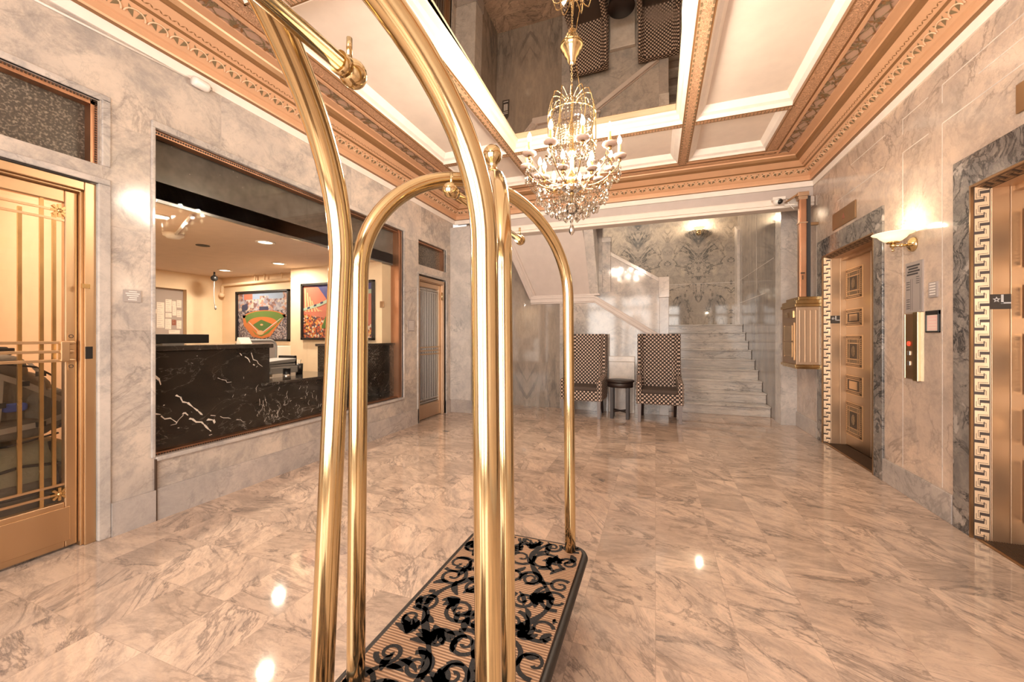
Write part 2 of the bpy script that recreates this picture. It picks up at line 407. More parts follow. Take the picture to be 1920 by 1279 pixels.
# confetti crowd for the pictures
def crowd(name, cols, scale):
    m,nt,b = newmat(name)
    tc=nd(nt,'ShaderNodeTexCoord'); v=nd(nt,'ShaderNodeTexVoronoi'); v.inputs['Scale'].default_value=scale; lk(nt,tc.outputs['Object'],v.inputs['Vector'])
    s=nd(nt,'ShaderNodeSeparateColor'); lk(nt,v.outputs['Color'],s.inputs[0])
    r=nd(nt,'ShaderNodeValToRGB'); r.color_ramp.interpolation='CONSTANT'
    while len(r.color_ramp.elements)<len(cols): r.color_ramp.elements.new(.5)
    for i,cc in enumerate(cols):
        r.color_ramp.elements[i].position=i/len(cols); r.color_ramp.elements[i].color=(*[c*.6 for c in cc],1)
    lk(nt,s.outputs[0],r.inputs[0]); lk(nt,r.outputs[0],b.inputs['Base Color']); b.inputs['Roughness'].default_value=.5
    return m
M['crowd']=crowd('picture_crowd',[(.10,.08,.09),(.45,.36,.36),(.2,.17,.22),(.6,.52,.5),(.32,.22,.2),(.05,.05,.07)],62)
M['city']=crowd('picture_skyline',[(.55,.30,.22),(.35,.32,.38),(.68,.55,.45),(.25,.13,.12),(.5,.48,.52)],26)
M['street']=crowd('picture_street_lights',[(.70,.20,.06),(.85,.45,.12),(.15,.06,.05),(.5,.10,.05),(.8,.65,.5),(.10,.07,.10)],40)
for nme,cc in dict(p_sky=(.35,.45,.62),p_green=(.16,.26,.06),p_green2=(.10,.2,.05),p_dirt=(.72,.22,.06),p_white=(.85,.75,.68),p_blue=(.07,.07,.26),p_brick=(.62,.20,.13),p_orange=(.85,.5,.25),p_arch=(.45,.55,.4),p_navy=(.05,.06,.12)).items(): M[nme]=plain('print_'+nme[2:],tuple(c*.62 for c in cc),.4)
M['bag']=plain('dark_olive_nylon',(.19,.155,.115),.75,bump=(60,.4))
M['bag2']=plain('khaki_canvas',(.42,.36,.22),.8,bump=(60,.4))
M['strap']=plain('grey_tan_webbing',(.44,.36,.27),.8)
M['bluetag']=plain('blue_fabric_tag',(.10,.15,.48),.7)
M['bagblack']=plain('black_nylon',(.035,.032,.03),.7,bump=(60,.4))

XL,XR,YB,YA = -3.06,1.78,5.65,6.42
YF = -1.7     # entrance wall, behind the camera
# ------------------------------------------------------------------ shell
mb=MB().box(-6.8,2.3,-2.2,9.6,-.2,0)
struct('floor',mb,M['floor'])
# left wall with openings
mb=MB()
def wl(y0,y1,z0,z1,x0=XL-.2,x1=XL): mb.box(x0,x1,y0,y1,z0,z1)
wl(YF,.3,0,3.05); wl(.3,1.376,2.094,2.205); wl(.3,1.376,2.585,3.05); wl(1.376,1.596,0,3.05)
wl(1.33,1.376,2.205,2.585)
wl(1.596,4.27,0,.41); wl(1.596,4.27,2.56,3.05); wl(4.27,4.62,0,3.05)
wl(4.62,5.36,2.06,2.19); wl(4.62,5.36,2.535,3.05); wl(5.36,5.6,0,3.05)
struct('wall_left',mb,M['wallL'])
mb=MB()
mb.box(XL-.005,XL+.018,1.376,1.60,0,.20); mb.box(XL-.005,XL+.012,1.596,4.62,0,.205); mb.box(XL-.005,XL+.018,5.36,5.51,0,.2)
mb.k=1; mb.box(XL-.005,XL+.0185,1.5945,1.6005,.0,.40)
struct('baseboard_left',mb,[M['base'],M['key_dark']])
mb=MB().box(XL-.2,XL,YF,YB,3.05,3.62); struct('wall_left_cornice',mb,M['white'])
mb=MB().box(XR,XR+.25,YF,6.24,3.05,3.62); struct('wall_right_cornice',mb,M['white'])
# right wall with pale joints
mb=MB()
E1=(4.26,5.35); E2=(2.03,3.13); ET=2.085
def wr(y0,y1,z0,z1): mb.box(XR,XR+.25,y0,y1,z0,z1)
wr(YF,E2[0],0,3.05); wr(E2[0],E2[1],ET,3.05); wr(E2[1],E1[0],0,3.05); wr(E1[0],E1[1],ET,3.05); wr(E1[1],6.238,0,3.05)
mb.k=1
J=.0035
def jv(y,z0,z1): mb.box(XR-.0015,XR+.01,y-J,y+J,z0,z1)
def jh(z,y0,y1): mb.box(XR-.0015,XR+.01,y0,y1,z-J,z+J)
jv(3.85,.2,2.605); jv(3.409,.2,2.605); jh(2.605,1.2,3.409); jh(2.605,3.55,3.85); jh(2.605,4.12,5.0)
jv(3.409,2.74,2.86); jv(3.85,2.745,2.868); jh(2.86,2.0,3.409); jh(2.86,3.55,3.85); jh(2.86,4.1,4.7); jv(4.124,.2,1.95); jv(5.56,.2,2.6); jv(5.56,2.74,2.86)
jh(2.74,2.6,3.1)
struct('wall_right',mb,[M['wallR'],M['white_marble']])
mb=MB(); mb.box(XR-.014,XR+.01,3.30,4.115,0,.19); mb.box(XR-.014,XR+.01,5.52,6.24,0,.19); mb.box(XR-.014,XR+.01,YF,1.87,0,.19)
struct('baseboard_right',mb,M['base'],bevel=.004)
# back: left pilaster, alcove side, back wall, right pilaster, stair walls
mb=MB().box(XL-.2,-2.7,5.51,5.76,0,2.92); struct('wall_pilaster',mb,M['column_marble'])
mb=MB().box(XL-.19,-2.68,5.498,5.77,0,.2); struct('baseboard_back',mb,M['base'],bevel=.004)
mb=MB().box(-2.9,-2.7,5.76,6.55,0,3.3); struct('wall_alcove',mb,M['book2'])
mb=MB(); mb.prism([(-2.7,0),(-1.5,0),(-1.5,3.2),(-2.7,3.2)],'y',YA,YA+.13); 
mb.k=1; mb.prism([(-1.5,0),(.061,0),(.061,2.046),(-.672,2.50),(-.8,2.5),(-.8,3.2),(-1.5,3.2)],'y',YA,YA+.13)
struct('wall_back',mb,[M['book2'],M['pale']])
mb=MB().box(XR-.185,XR+.2,6.24,6.5,0,3.2); struct('wall_pier',mb,M['column_marble'])
mb=MB().box(1.6,1.85,6.49,9.45,0,4.6)
mb.k=1; mb.box(1.598,1.62,6.6,9.02,2.325,2.333); mb.box(1.597,1.62,7.62,7.632,1.9,4.2); mb.box(1.597,1.62,7.0,9.0,1.86,1.875)
struct('wall_stair_right',mb,[M['stairwall'],M['white_marble']])
mb=MB().box(-2.9,1.85,9.3,9.5,0,4.6); mb.k=1; mb.box(.2,1.6,9.297,9.31,2.325,2.335)
struct('wall_stair_back',mb,[M['book'],M['white_marble']])
mb=MB().box(.05,.19,YA+.08,8.7,0,1.5); mb.box(-2.9,-2.7,6.55,9.3,0,4.6); struct('wall_stair_left',mb,M['pale'])
mb=MB().box(-2.9,1.85,6.35,9.5,4.6,4.7); mb.box(-2.9,1.85,6.38,6.5,3.25,4.6); mb.box(-2.9,1.85,5.7,6.5,3.2,3.3)
struct('ceiling_stairwell',mb,M['greypaint'])
mb=MB(); mb.prism([(9.02,1.44),(9.30,1.44),(9.30,3.5),(9.02,3.35)],'x',1.555,1.61)
struct('trim_1',mb,M['white_marble'],bevel=.004)
# entrance wall behind the camera, with daylight doors
mb=MB(); mb.box(XL-.2,-2.5,YF-.2,YF,0,3.6); mb.box(1.2,XR+.25,YF-.2,YF,0,3.6); mb.box(-2.5,1.2,YF-.2,YF,2.75,3.6)
struct('wall_front',mb,M['wallL'])
dr=sroot('door_5',( -.65,YF-.1,0))
mb=MB()
for x in (-2.47,-1.27,-.03,1.17): mb.box(x-.04,x+.04,YF-.15,YF-.05,0,2.75)
for z in (.12,2.2,2.72): mb.box(-2.5,1.2,YF-.14,YF-.06,z-.05,z+.05)
obj('door_frame',mb,M['bronze_d'],dr,world=True)

# ------------------------------------------------------------------ ceiling
ZC=3.32
ribsX=[(-1.62,-1.53),(.254,.371)]
XB=[(-2.47,-1.62),(-1.53,.254),(.371,1.20)]
YBn=[(YF+.44,1.76),(1.88,4.26),(4.33,5.22)]
def coffer(x0,x1,y0,y1):
    mb=MB(); I1,I2=.035,.085; zs=[ZC,ZC+.03,ZC+.045,ZC+.10]
    ins=[0,.02,.05,.085]
    rings=[[(x0+i,y0+i,z),(x1-i,y0+i,z),(x1-i,y1-i,z),(x0+i,y1-i,z)] for i,z in zip(ins,zs)]
    for a,bq in zip(rings,rings[1:]):
        for i in range(4):
            j=(i+1)%4; mb.quad(a[i],bq[i],bq[j],a[j])
    mb.k=1; q=rings[-1]; mb.quad(q[0],q[3],q[2],q[1])
    return mb
ce=sroot('ceiling',(0,0,3.6))
mb=MB().box(XL-.2,XR+.25,YF-.2,5.8,3.55,3.65); obj('ceiling_slab',mb,M['white'],ce,world=True)
for i,(x0,x1) in enumerate(XB):
    for j,(y0,y1) in enumerate(YBn):
        if i==1 and j==1: continue
        obj('ceiling_coffer',coffer(x0,x1,y0,y1),[M['white'],M['ceilpan']],ce,world=True)
# ribs: ornate soffits with narrow edge beads
mb=MB()
def rib(x0,x1,y0,y1,along,e=.014):
    mb.k=1; mb.box(x0,x1,y0,y1,ZC-.004,ZC+.05)
    mb.k=0
    if along=='y':
        mb.box(x0+e,x1-e,y0,y1,ZC-.007,ZC)
        mb.k=2
        n=int((y1-y0)/.06)
        for i in range(n):
            yy=y0+(i+.5)*(y1-y0)/n
            for xx in (x0+e+.008,x1-e-.008): mb.box(xx-.006,xx+.006,yy-.016,yy+.016,ZC-.009,ZC)
    else:
        mb.box(x0,x1,y0+e,y1-e,ZC-.007,ZC)
        mb.k=2
        n=int((x1-x0)/.03)
        for i in range(n):
            xx=x0+(i+.5)*(x1-x0)/n; mb.box(xx-.003,xx+.003,y0+e,y1-e,ZC-.009,ZC)
for x0,x1 in ribsX: rib(x0,x1,YF+.4,5.26,'y')
for x0,x1 in XB: rib(x0,x1,4.26,4.33,'x'); rib(x0,x1,1.76,1.88,'x')
obj('ceiling_ribs',mb,[M['ornate'],M['terra_d'],M['leaf']],ce,world=True)
# mirror and its frame
x0,x1,y0,y1=-1.53,.254,1.88,4.26
mb=MB(); ins=[0,.012,.03,.034,.06,.072,.082]; zs=[ZC,ZC+.03,ZC+.04,ZC+.08,ZC+.09,ZC+.145,ZC+.15]
rings=[[(x0+i,y0+i,z),(x1-i,y0+i,z),(x1-i,y1-i,z),(x0+i,y1-i,z)] for i,z in zip(ins,zs)]
for a,bq in zip(rings,rings[1:]):
    for i in range(4):
        j=(i+1)%4; mb.quad(a[i],bq[i],bq[j],a[j])
mr=thing('ceiling_mirror','large smoky antique mirror panel set in an ivory frame on the ceiling','mirror',(-.638,3.07,ZC+.15))
obj('mirror_frame',mb,M['gold_white'],mr,world=True)
q=[(x0+.07,y0+.07,ZC+.182),(x1-.07,y0+.07,ZC+.182),(x1-.07,y1-.07,ZC+.112),(x0+.07,y1-.07,ZC+.112)]
mb=MB().hexa(q,[(a,b_,c_+.012) for a,b_,c_ in q]); obj('mirror_glass',mb,M['mirror'],mr,world=True)

# cornice: a continuous profile round three walls, mitred
prof=[(.0,3.00,1),(.012,3.0,1),(.02,3.06,1),(.05,3.063,3),(.055,3.075,0),(.055,3.118,0),(.066,3.124,0),(.129,3.193,0),(.135,3.195,3),(.145,3.204,3),(.150,3.207,0),(.213,3.252,0),(.222,3.256,3),(.240,3.272,3),(.256,3.30,3),(.262,3.312,0),(.318,3.314,0),(.322,3.318,2)]
def corn_pt(a,z,c):
    return {0:(XL+a,YF+.0,z),1:(XL+a,YB-a,z),2:(XR-a,YB-a,z),3:(XR-a,YF,z)}[c]
mb=MB()
for (a,z,_),(a2,z2,k) in zip(prof,prof[1:]):
    mb.k={0:0,1:1,2:2,3:2}[k]
    for c in range(3):
        mb.quad(corn_pt(a,z,c),corn_pt(a2,z2,c),corn_pt(a2,z2,c+1),corn_pt(a,z,c+1))
# broad soffit beyond the cove: side walls get an openwork band then a scroll band
for s,w in ((1,XL),(-1,XR)):
    def bx(a0,a1,z0,z1,k):
        mb.k=k; mb.box(min(w+s*a0,w+s*a1),max(w+s*a0,w+s*a1),YF,5.40,z0,z1)
    bx(.315,.335,3.312,3.36,0); bx(.335,.445,3.322,3.36,3); bx(.445,.468,3.312,3.36,0); bx(.468,.49,3.326,3.37,2)
    bx(.49,.588,3.318,3.36,4); bx(.588,.60,3.316,3.36,2)
mb.k=0; mb.box(XL+.3,XR-.3,5.33,5.40,3.314,3.36); mb.k=2; mb.box(XL+.45,XR-.45,5.27,5.33,3.322,3.36); mb.k=0; mb.box(XL+.45,XR-.45,5.23,5.27,3.314,3.36); mb.k=2; mb.box(XL+.45,XR-.45,5.215,5.23,3.318,3.36)
tr=struct('trim_2',mb,[M['terra'],M['white'],M['terra_d'],M['mauve'],M['ornate']])
# leaf-and-arch ornament on the lower slope; bead row on the upper slope; openwork leaves on the soffit band
mb=MB()
def frame(c,t):   # c: wall index 0 left 1 back 2 right; returns (pos along, function)
    pass
def leafshape(p,u,v,n,L,W,H):
    p=Vector(p); mb.add([p-u*L,p+v*W+n*H*.3,p+u*L,p-v*W+n*H*.3,p+n*H],[(0,3,4),(3,2,4),(2,1,4),(1,0,4)],True)
def run(wall,step,fn,a0=0):
    if wall=='back': L=XR-XL-2*a0; n=int(L/step); st=L/n
    else: L=YB-a0-YF; n=int(L/step); st=L/n
    for i in range(n):
        t=(i+.5)*st
        if wall=='back': fn(lambda a,z,q: Vector((XL+a0+t+q,YB-a,z)),Vector((1,0,0)),Vector((0,-1,0)))
        elif wall=='left': fn(lambda a,z,q: Vector((XL+a,YF+t+q,z)),Vector((0,1,0)),Vector((1,0,0)))
        else: fn(lambda a,z,q: Vector((XR-a,YF+t+q,z)),Vector((0,1,0)),Vector((-1,0,0)))
def egg(P,al,inn):
    up=(inn*.063+Vector((0,0,.069))).normalized(); n=(inn*.069-Vector((0,0,.063))).normalized()
    for s in (-1,1):
        mb.k=1; d=(up*.9+al*s*.62).normalized(); q=al.cross(n) if False else d.cross(n)
        leafshape(P(.099,3.160,s*.026)+n*.001,d,q.normalized(),n,.036,.0135,.006)
    mb.k=0
    pts=[]
    for i in range(9):
        t=PI*i/8; pts.append(P(.097,3.158,0)+al*(-.053*math.cos(t))+up*(.040*math.sin(t)-.018)+n*.003)
    mb.tube(pts,.0055,5,caps=False)
for w in ('left','back','right'): run(w,.117,egg,.10)
obj('leaf_moulding',mb,[M['terra_l'],M['leaf']],tr)
mb=MB()
def bead(P,al,inn):
    up=(inn*.063+Vector((0,0,.045))).normalized(); n=(inn*.045-Vector((0,0,.063))).normalized()
    for s in (-1,1):
        d=(al*.8+up*.6*s).normalized(); leafshape(P(.166,3.219,s*.012),d,d.cross(n).normalized(),n,.016,.0045,.006)
for w in ('left','right'): run(w,.048,bead,.166)
obj('bead_moulding',mb,[M['terra_d']],tr)
mb=MB()
for s,w in ((1,XL),(-1,XR)):
    y=YF
    while y<5.3:
        c=Vector((w+s*.39,y,3.321)); dn=Vector((0,0,-1))
        for k in range(13):
            t=random.uniform(0,PI); d=Vector((math.cos(t),math.sin(t)*.8,0)).normalized()
            p=c+Vector((random.uniform(-.045,.045),random.uniform(-.045,.045),0))
            mb.k=0 if k%3 else 1; leafshape(p,d,d.cross(dn),dn,.034,.010,.006)
        for sx in (-1,1):
            mb.k=0; mb.tube([c+Vector((sx*.012,.04,0)),c+Vector((sx*.048,.10,0)),c+Vector((sx*.012,.17,0))],.004,5,caps=False)
            mb.k=1; leafshape(c+Vector((sx*.045,.105,0)),Vector((0,1,0)),Vector((1,0,0)),dn,.03,.009,.006)
        y+=.21
obj('openwork_moulding',mb,[M['leaf'],M['terra_d']],tr)
# beam across the stair opening
mb=MB(); 
mb.box(-2.72,XR,5.66,5.78,2.80,3.03)
mb.k=1; mb.box(-2.71,XR-.001,5.63,5.80,2.765,2.80); mb.box(-2.715,XR-.002,5.615,5.67,2.80,2.87); mb.box(-2.705,XR-.003,5.64,5.67,2.87,2.885); mb.k=0; mb.box(XL,XR,5.70,5.79,3.03,3.62)
struct('trim_3',mb,[M['beamgrey'],M['white']],bevel=.005)

# ------------------------------------------------------------------ stairs
st=thing('staircase','pale grey marble staircase climbing to a landing beside the right chair','stairs',(.9,6.745,0))
NS,RI,TR=9,.1593,.247
for i in range(NS):
    y=6.745+i*TR
    mb=MB().box(.194,1.596,y,y+TR+.02 if i<NS-1 else 9.295,0,RI*(i+1)-.022); mb.box(.194,1.596,y-.032,y+TR if i<NS-1 else 9.295,RI*(i+1)-.022,RI*(i+1))
    obj('step' if i<NS-1 else 'landing',mb,M['step'],st,world=True,bevel=.004)
# upper flight over the alcove: soffit, stringer, mouldings, parapet rail, newels
uf=thing('upper_stair_flight','white panelled underside of the upper stair flight above the alcove','stairs',(-1.4,6.1,1.8))
mb=MB().hexa([(-2.30,5.62,3.10),(-1.03,5.62,3.04),(-.95,YA,1.885),(-1.93,YA,1.885)],[(-2.30,5.62,3.25),(-1.03,5.62,3.25),(-.95,YA,2.05),(-1.93,YA,2.05)])
obj('soffit',mb,M['greypaint'],uf,world=True)
mb=MB().prism([(5.62,3.02),(YA,1.86),(YA,2.6),(5.62,3.3)],'x',-1.0,-.86); obj('stringer',mb,M['grey_marble'] if False else M['column_marble'],uf,world=True,bevel=.004)
mb=MB()
for k,(w,h,dx) in enumerate(((.13,.05,0),(.075,.09,.0),(.03,.12,-.03))): mb.bar((-2.31+dx,5.60,3.09),(-1.965+dx,YA,1.86),w,h,(0,.8,.6))
obj('side_moulding',mb,M['greypaint'],uf,world=True,bevel=.004)
mb=MB()
for w,d,o in ((.125,.022,0),(.08,.045,.0),(.03,.06,.035)):
    pl=[(-2.0,1.805+o),(-.93,1.805+o),(.061,1.165+o)]
    up=[(x,z+w/2) for x,z in pl]; lo=[(x,z-w/2) for x,z in pl]
    mb.prism(up+lo[::-1],'y',YA-d,YA+.01)
mb.box(-2.0,-.84,YA-.06,YA+.01,1.855,1.885)
obj('string_moulding',mb,M['greypaint'],uf,world=True,bevel=.004)
mb=MB().bar((.075,YA+.06,2.05),(-.70,YA+.06,2.53),.17,.055,(0,0,1)); obj('handrail',mb,M['white_marble'],uf,world=True,bevel=.006)
mb=MB().box(.055,.19,YA-.05,YA+.12,0,1.79); mb.k=1; mb.box(.048,.196,YA-.06,YA+.13,1.79,2.10); obj('newel',mb,[M['base'],M['white_marble']],uf,world=True,bevel=.005)
mb=MB().box(-.80,-.67,YA-.04,YA+.1,1.9,2.70); mb.k=1; mb.box(-.805,-.665,YA-.045,YA+.105,2.70,2.78); obj('newel',mb,[M['pale'],M['white_marble']],uf,world=True,bevel=.005)
mb=MB(); mb.box(-.695,-.305,YA-.06,YA,0,.80); mb.box(-.70,-.30,YA-.07,YA,.80,.885)  # block built in place of a reflection in the polished wall
tag(obj('reflection_block',mb,M['white_marble'],bevel=.006),'low pale marble block standing in for a reflection in the wall behind the round side table','block')

# ------------------------------------------------------------------ elevators
def elevator(name, y0, y1, light):
    r=sroot(name,(XR,(y0+y1)/2,0))
    S=.155
    mb=MB(); mb.box(XR-.016,XR+.04,y1+.012,y1+S,0,ET+.2); mb.box(XR-.016,XR+.04,y0-S,y0-.012,0,ET+.2); mb.box(XR-.016,XR+.04,y0-.012,y1+.012,ET+.012,ET+.2)
    obj('surround',mb,M['grey_marble'],r,world=True,bevel=.004)
    mb=MB(); e=.013
    mb.box(XR-.018,XR+.02,y1,y1+e,0,ET+e); mb.box(XR-.018,XR+.02,y0-e,y0,0,ET+e); mb.box(XR-.018,XR+.02,y0,y1,ET,ET+e)
    obj('edge_trim',mb,M['bronze_d'],r,world=True)
    # greek key strips on splayed reveals
    def key(A,Bv,L,along,nrm):
        mb=MB(); A=Vector(A); Bv=Vector(Bv); al=Vector(along); n=Vector(nrm); w=Bv-A
        def slab(u0,u1,t0,t1,d,k):
            mb.k=k
            P=lambda u,t,dd: A+w*u+al*t+n*dd
            q=[P(u0,t0,d),P(u1,t0,d),P(u1,t1,d),P(u0,t1,d)]; q0=[P(u0,t0,-.004),P(u1,t0,-.004),P(u1,t1,-.004),P(u0,t1,-.004)]
            mb.hexa(q0,q)
        slab(0,1,0,L,0,0)
        N=max(1,round(L/.094)); U=L/N
        slab(.0,.05,0,L,.0012,1); slab(.95,1,0,L,.0012,1)
        for i in range(N):
            t=i*U
            slab(.05,.66,t+U*.02,t+U*.20,.001,1)
            slab(.36,.95,t+U*.52,t+U*.70,.001,1)
            slab(.60,.67,t+U*.20,t+U*.36,.001,1); slab(.36,.42,t+U*.36,t+U*.52,.001,1)
            for (u0,u1,a,b_) in ((.14,.74,.27,.295),(.74,.77,.0,.295),(.26,.29,.40,.80),(.26,.88,.775,.80),(.14,.17,.27,.60)):
                slab(u0,u1,t+U*a,t+U*b_,.0008,1)
        return mb
    obj('key_border',key((XR-.004,y1,0),(XR+.055,y1-.022,0),ET,(0,0,1),(-.35,-.94,0)),[M['bronze_key'],M['key_dark']],r,world=True)
    obj('key_border',key((XR-.004,y0,0),(XR+.055,y0+.022,0),ET,(0,0,1),(-.35,.94,0)),[M['bronze_key'],M['key_dark']],r,world=True)
    obj('key_border',key((XR-.004,y0,ET),(XR+.055,y0,ET-.022),y1-y0,(0,1,0),(-.35,0,-.94)),[M['bronze_key'],M['key_dark']],r,world=True)
    for s,yy in ((-1,y1-.022),(1,y0+.022)):
        mb=MB(); a,b2=sorted((yy,yy+.03*-s)); mb.box(XR+.055,XR+.20,a,b2,0,ET)
        a,b2=sorted((yy,yy+.006*s)); mb.box(XR+.058,XR+.135,a,b2,0,ET-.01); mb.box(XR+.139,XR+.197,a,b2,0,ET-.01)
        obj('jamb_panel',mb,M['bronze'],r,world=True,bevel=.002)
    mb=MB().box(XR+.055,XR+.20,y0,y1,ET-.022,ET+.02); mb.box(XR+.15,XR+.2,y0,y1,ET-.05,ET); obj('head_panel',mb,M['bronze'],r,world=True)
    mb=MB().box(XR-.0,XR+.23,y0+.0,y1-.0,-.01,.006); mb.k=1
    for i in range(16): mb.box(XR+.02+i*.011,XR+.025+i*.011,y0+.03,y1-.03,.005,.009)
    obj('sill',mb,[M['bronze_d'],M['key_dark']],r,world=True)
    xd=XR+.195; yc=(y0+y1)/2
    # leaves: the far one carries a full column of medallions, the seam sits off centre
    leaves=[(y1-.42-.13,y1-.015),(y0+.015,y1-.42-.137)]
    for (a,b2) in leaves:
        mb=MB().box(xd,xd+.035,a,b2,.012,ET-.03)
        d=obj('door_leaf',mb,M['bronze_leaf'],r,world=True,bevel=.003)
        pa,pb=b2-.36-.02-.0,b2-.02
        if b2<y1-.1: pa,pb=b2-.36-.03,b2-.03
        pa=max(pa,a+.05)
        for z0,z1,kind in ((1.594,1.93,0),(1.303,1.494,1),(.867,1.214,0),(.576,.783,1),(.132,.492,0)):
            mb=MB(); q=.012
            mb.k=0; mb.box(xd-.006,xd+.01,pa,pb,z0,z1)
            mb.k=2; mb.box(xd-.0068,xd,pa+q,pb-q,z0+q,z1-q)
            mb.k=0; n=max(6,int((z1-z0)/.022))
            for i in range(n):
                zz=z0+q+(i+.5)*(z1-z0-2*q)/n
                for yy in (pa+q+.012,pb-q-.012): mb.box(xd-.010,xd,yy-.007,yy+.007,zz-.006,zz+.006)
            n=14
            for i in range(n):
                yy=pa+q+(i+.5)*(pb-pa-2*q)/n
                for zz in (z0+q+.012,z1-q-.012): mb.box(xd-.010,xd,yy-.007,yy+.007,zz-.006,zz+.006)
            f=.042
            mb.k=1; mb.box(xd-.0075,xd,pa+f,pb-f,z0+f,z1-f)
            mb.k=0; e=.005
            for (a_,b_,c_,d_) in ((pa+f-e,pa+f+e,z0+f-e,z1-f+e),(pb-f-e,pb-f+e,z0+f-e,z1-f+e),(pa+f,pb-f,z0+f-e,z0+f+e),(pa+f,pb-f,z1-f-e,z1-f+e)): mb.box(xd-.011,xd,a_,b_,c_,d_)
            if kind==0:
                mb.k=1; mb.box(xd-.0088,xd,pa+f+.008,pb-f-.008,z0+f+.008,z1-f-.008)
                mb.k=0; g=.085
                for yy in (pa+g,pb-g-.008): mb.box(xd-.011,xd,yy,yy+.008,z0+f,z1-f)
                for zz in (z0+g,z1-g-.008): mb.box(xd-.011,xd,pa+f,pb-f,zz,zz+.008)
                mb.k=2; mb.box(xd-.0095,xd,pa+g+.012,pb-g-.012,z0+g+.012,z1-g-.012)
                mb.k=1; mb.ball((xd-.009,(pa+pb)/2,(z0+z1)/2),.05,10,6,(.2,.8,1.2))
            else:
                mb.k=2; mb.box(xd-.0088,xd,pa+f+.01,pb-f-.01,z0+f*.8,z1-f*.8)
                mb.k=0; mb.box(xd-.013,xd,pa+f+.05,pb-f-.05,z0+.06,z1-.06)
            obj('medallion',mb,[M['bronze_g'],M['medal'],M['key_dark']],d,world=True)
    mb=MB().box(xd+.04,xd+.06,y0,y1,0,ET); obj('shaft_back',mb,M['key_dark'],r,world=True)
    return r
elevator('door_3',E1[0],E1[1],0)
elevator('door_4',E2[0],E2[1],0)
def Lsign(x,y,z,label):
    mb=MB(); h=.043; mb.box(x-h,x+h,y-.004,y,z-h,z+h)
    mb.k=1
    mb.box(x+.0,x+.010,y-.006,y-.003,z-.010,z+.040); mb.box(x+.0,x+.041,y-.006,y-.003,z-.012,z-.004)
    # open star
    R,r=.018,.008; cx,cz=x-.020,z+.012
    o=[];i_=[]
    for k in range(10):
        t=PI/2+k*PI/5; rad=R if k%2==0 else r
        o.append((cx+rad*math.cos(t),cz+rad*math.sin(t))); i_.append((cx+rad*.45*math.cos(t),cz+rad*.45*math.sin(t)))
    for k in range(10):
        j=(k+1)%10; mb.quad((o[k][0],y-.0055,o[k][1]),(i_[k][0],y-.0055,i_[k][1]),(i_[j][0],y-.0055,i_[j][1]),(o[j][0],y-.0055,o[j][1]))
    tag(obj('floor_sign',mb,[M['greypl'] if False else M['signgrey'],M['lightink']]),label,'sign','elevator floor signs')
M['signgrey']=plain('dark_grey_sign',(.075,.06,.05),.5)
Lsign(XR+.093,E1[1]-.028,1.385,'dark square sign with a star and L on the far elevator jamb')
Lsign(XR+.095,E2[1]-.028,1.40,'dark square sign with a star and L on the jamb of the nearest elevator')
mb=MB().box(XR-.012,XR+.01,4.587,5.093,2.32,2.49); mb.k=1; mb.prism([(4.80,2.38),(4.86,2.38),(4.83,2.44)],'x',XR-.014,XR-.01)
tag(obj('indicator_plate',mb,[M['bronze_d'],M['redmark']],bevel=.002),'flat bronze indicator plate with faint red arrow above the far elevator','plate','elevator indicator plates')
mb=MB().box(XR-.012,XR+.01,2.324,2.83,2.36,2.51); tag(obj('indicator_plate',mb,[M['bronze_d']],bevel=.002),'flat bronze indicator plate above the nearest elevator','plate','elevator indicator plates')
# wall items between the elevators
cp=thing('call_panel','brass elevator call panel with red button and two square buttons','panel',(XR,3.72,.89))
mb=MB().box(XR-.012,XR+.01,3.655,3.80,.885,1.365); obj('button_plate',mb,M['bronze_d'],cp,world=True,bevel=.003)
mb=MB().box(XR-.015,XR-.005,3.792,3.80,.885,1.365); obj('brass_edge',mb,M['brass'],cp,world=True,bevel=.002)
mb=MB().box(XR-.020,XR+.01,3.632,3.688,.875,1.375); obj('brass_edge',mb,M['brass'],cp,world=True,bevel=.003)
mb=MB().lathe([(.018,-.005),(.018,.006),(.012,.009),(0,.009)],16,(XR-.012,3.745,1.145),'x'); mb.v=[Vector((2*(XR-.012)-v.x,v.y,v.z)) for v in mb.v]; obj('red_button',mb,M['red'],cp,world=True)
for z in (1.075,1.0):
    mb=MB().box(XR-.018,XR-.005,3.728,3.763,z-.016,z+.016); obj('square_button',mb,M['steel'],cp,world=True,bevel=.002)
mb=MB().box(XR-.008,XR+.01,3.60,3.80,1.375,1.745); mb.k=1
for z,a,b2 in ((1.715,3.63,3.78),(1.695,3.65,3.76),(1.675,3.63,3.77),(1.655,3.65,3.78)): mb.box(XR-.009,XR,a,b2,z-.006,z+.006)
for z in (1.60,1.585,1.565,1.545,1.47,1.455,1.435,1.42,1.405): mb.box(XR-.009,XR,3.745,3.785,z-.0025,z+.0025)
for z in (1.63,1.615,1.60,1.585): mb.box(XR-.009,XR,3.635,3.67,z-.002,z+.002)
for y in (3.735,3.625,3.715): mb.box(XR-.0085,XR,y-.001,y+.001,1.39,1.62)
tag(obj('directory_plate',mb,[M['nickel'],M['ink']]),'tall grey metal emergency plate with dark lettering above the call panel','plate')
mb=MB().box(XR-.008,XR+.01,3.45,3.535,1.465,1.57); mb.k=1
for i in range(5): mb.box(XR-.009,XR,3.462,3.523,1.482+i*.018,1.490+i*.018)
tag(obj('notice_plate',mb,[M['nickel'],M['lightink']]),'small grey plate with pale lettering above the framed permit','plate')
pf=thing('permit_frame','small black framed pink certificate beside the call panel','frame',(XR,3.49,1.23))
mb=MB(); a,b2,z0,z1=3.425,3.56,1.225,1.375
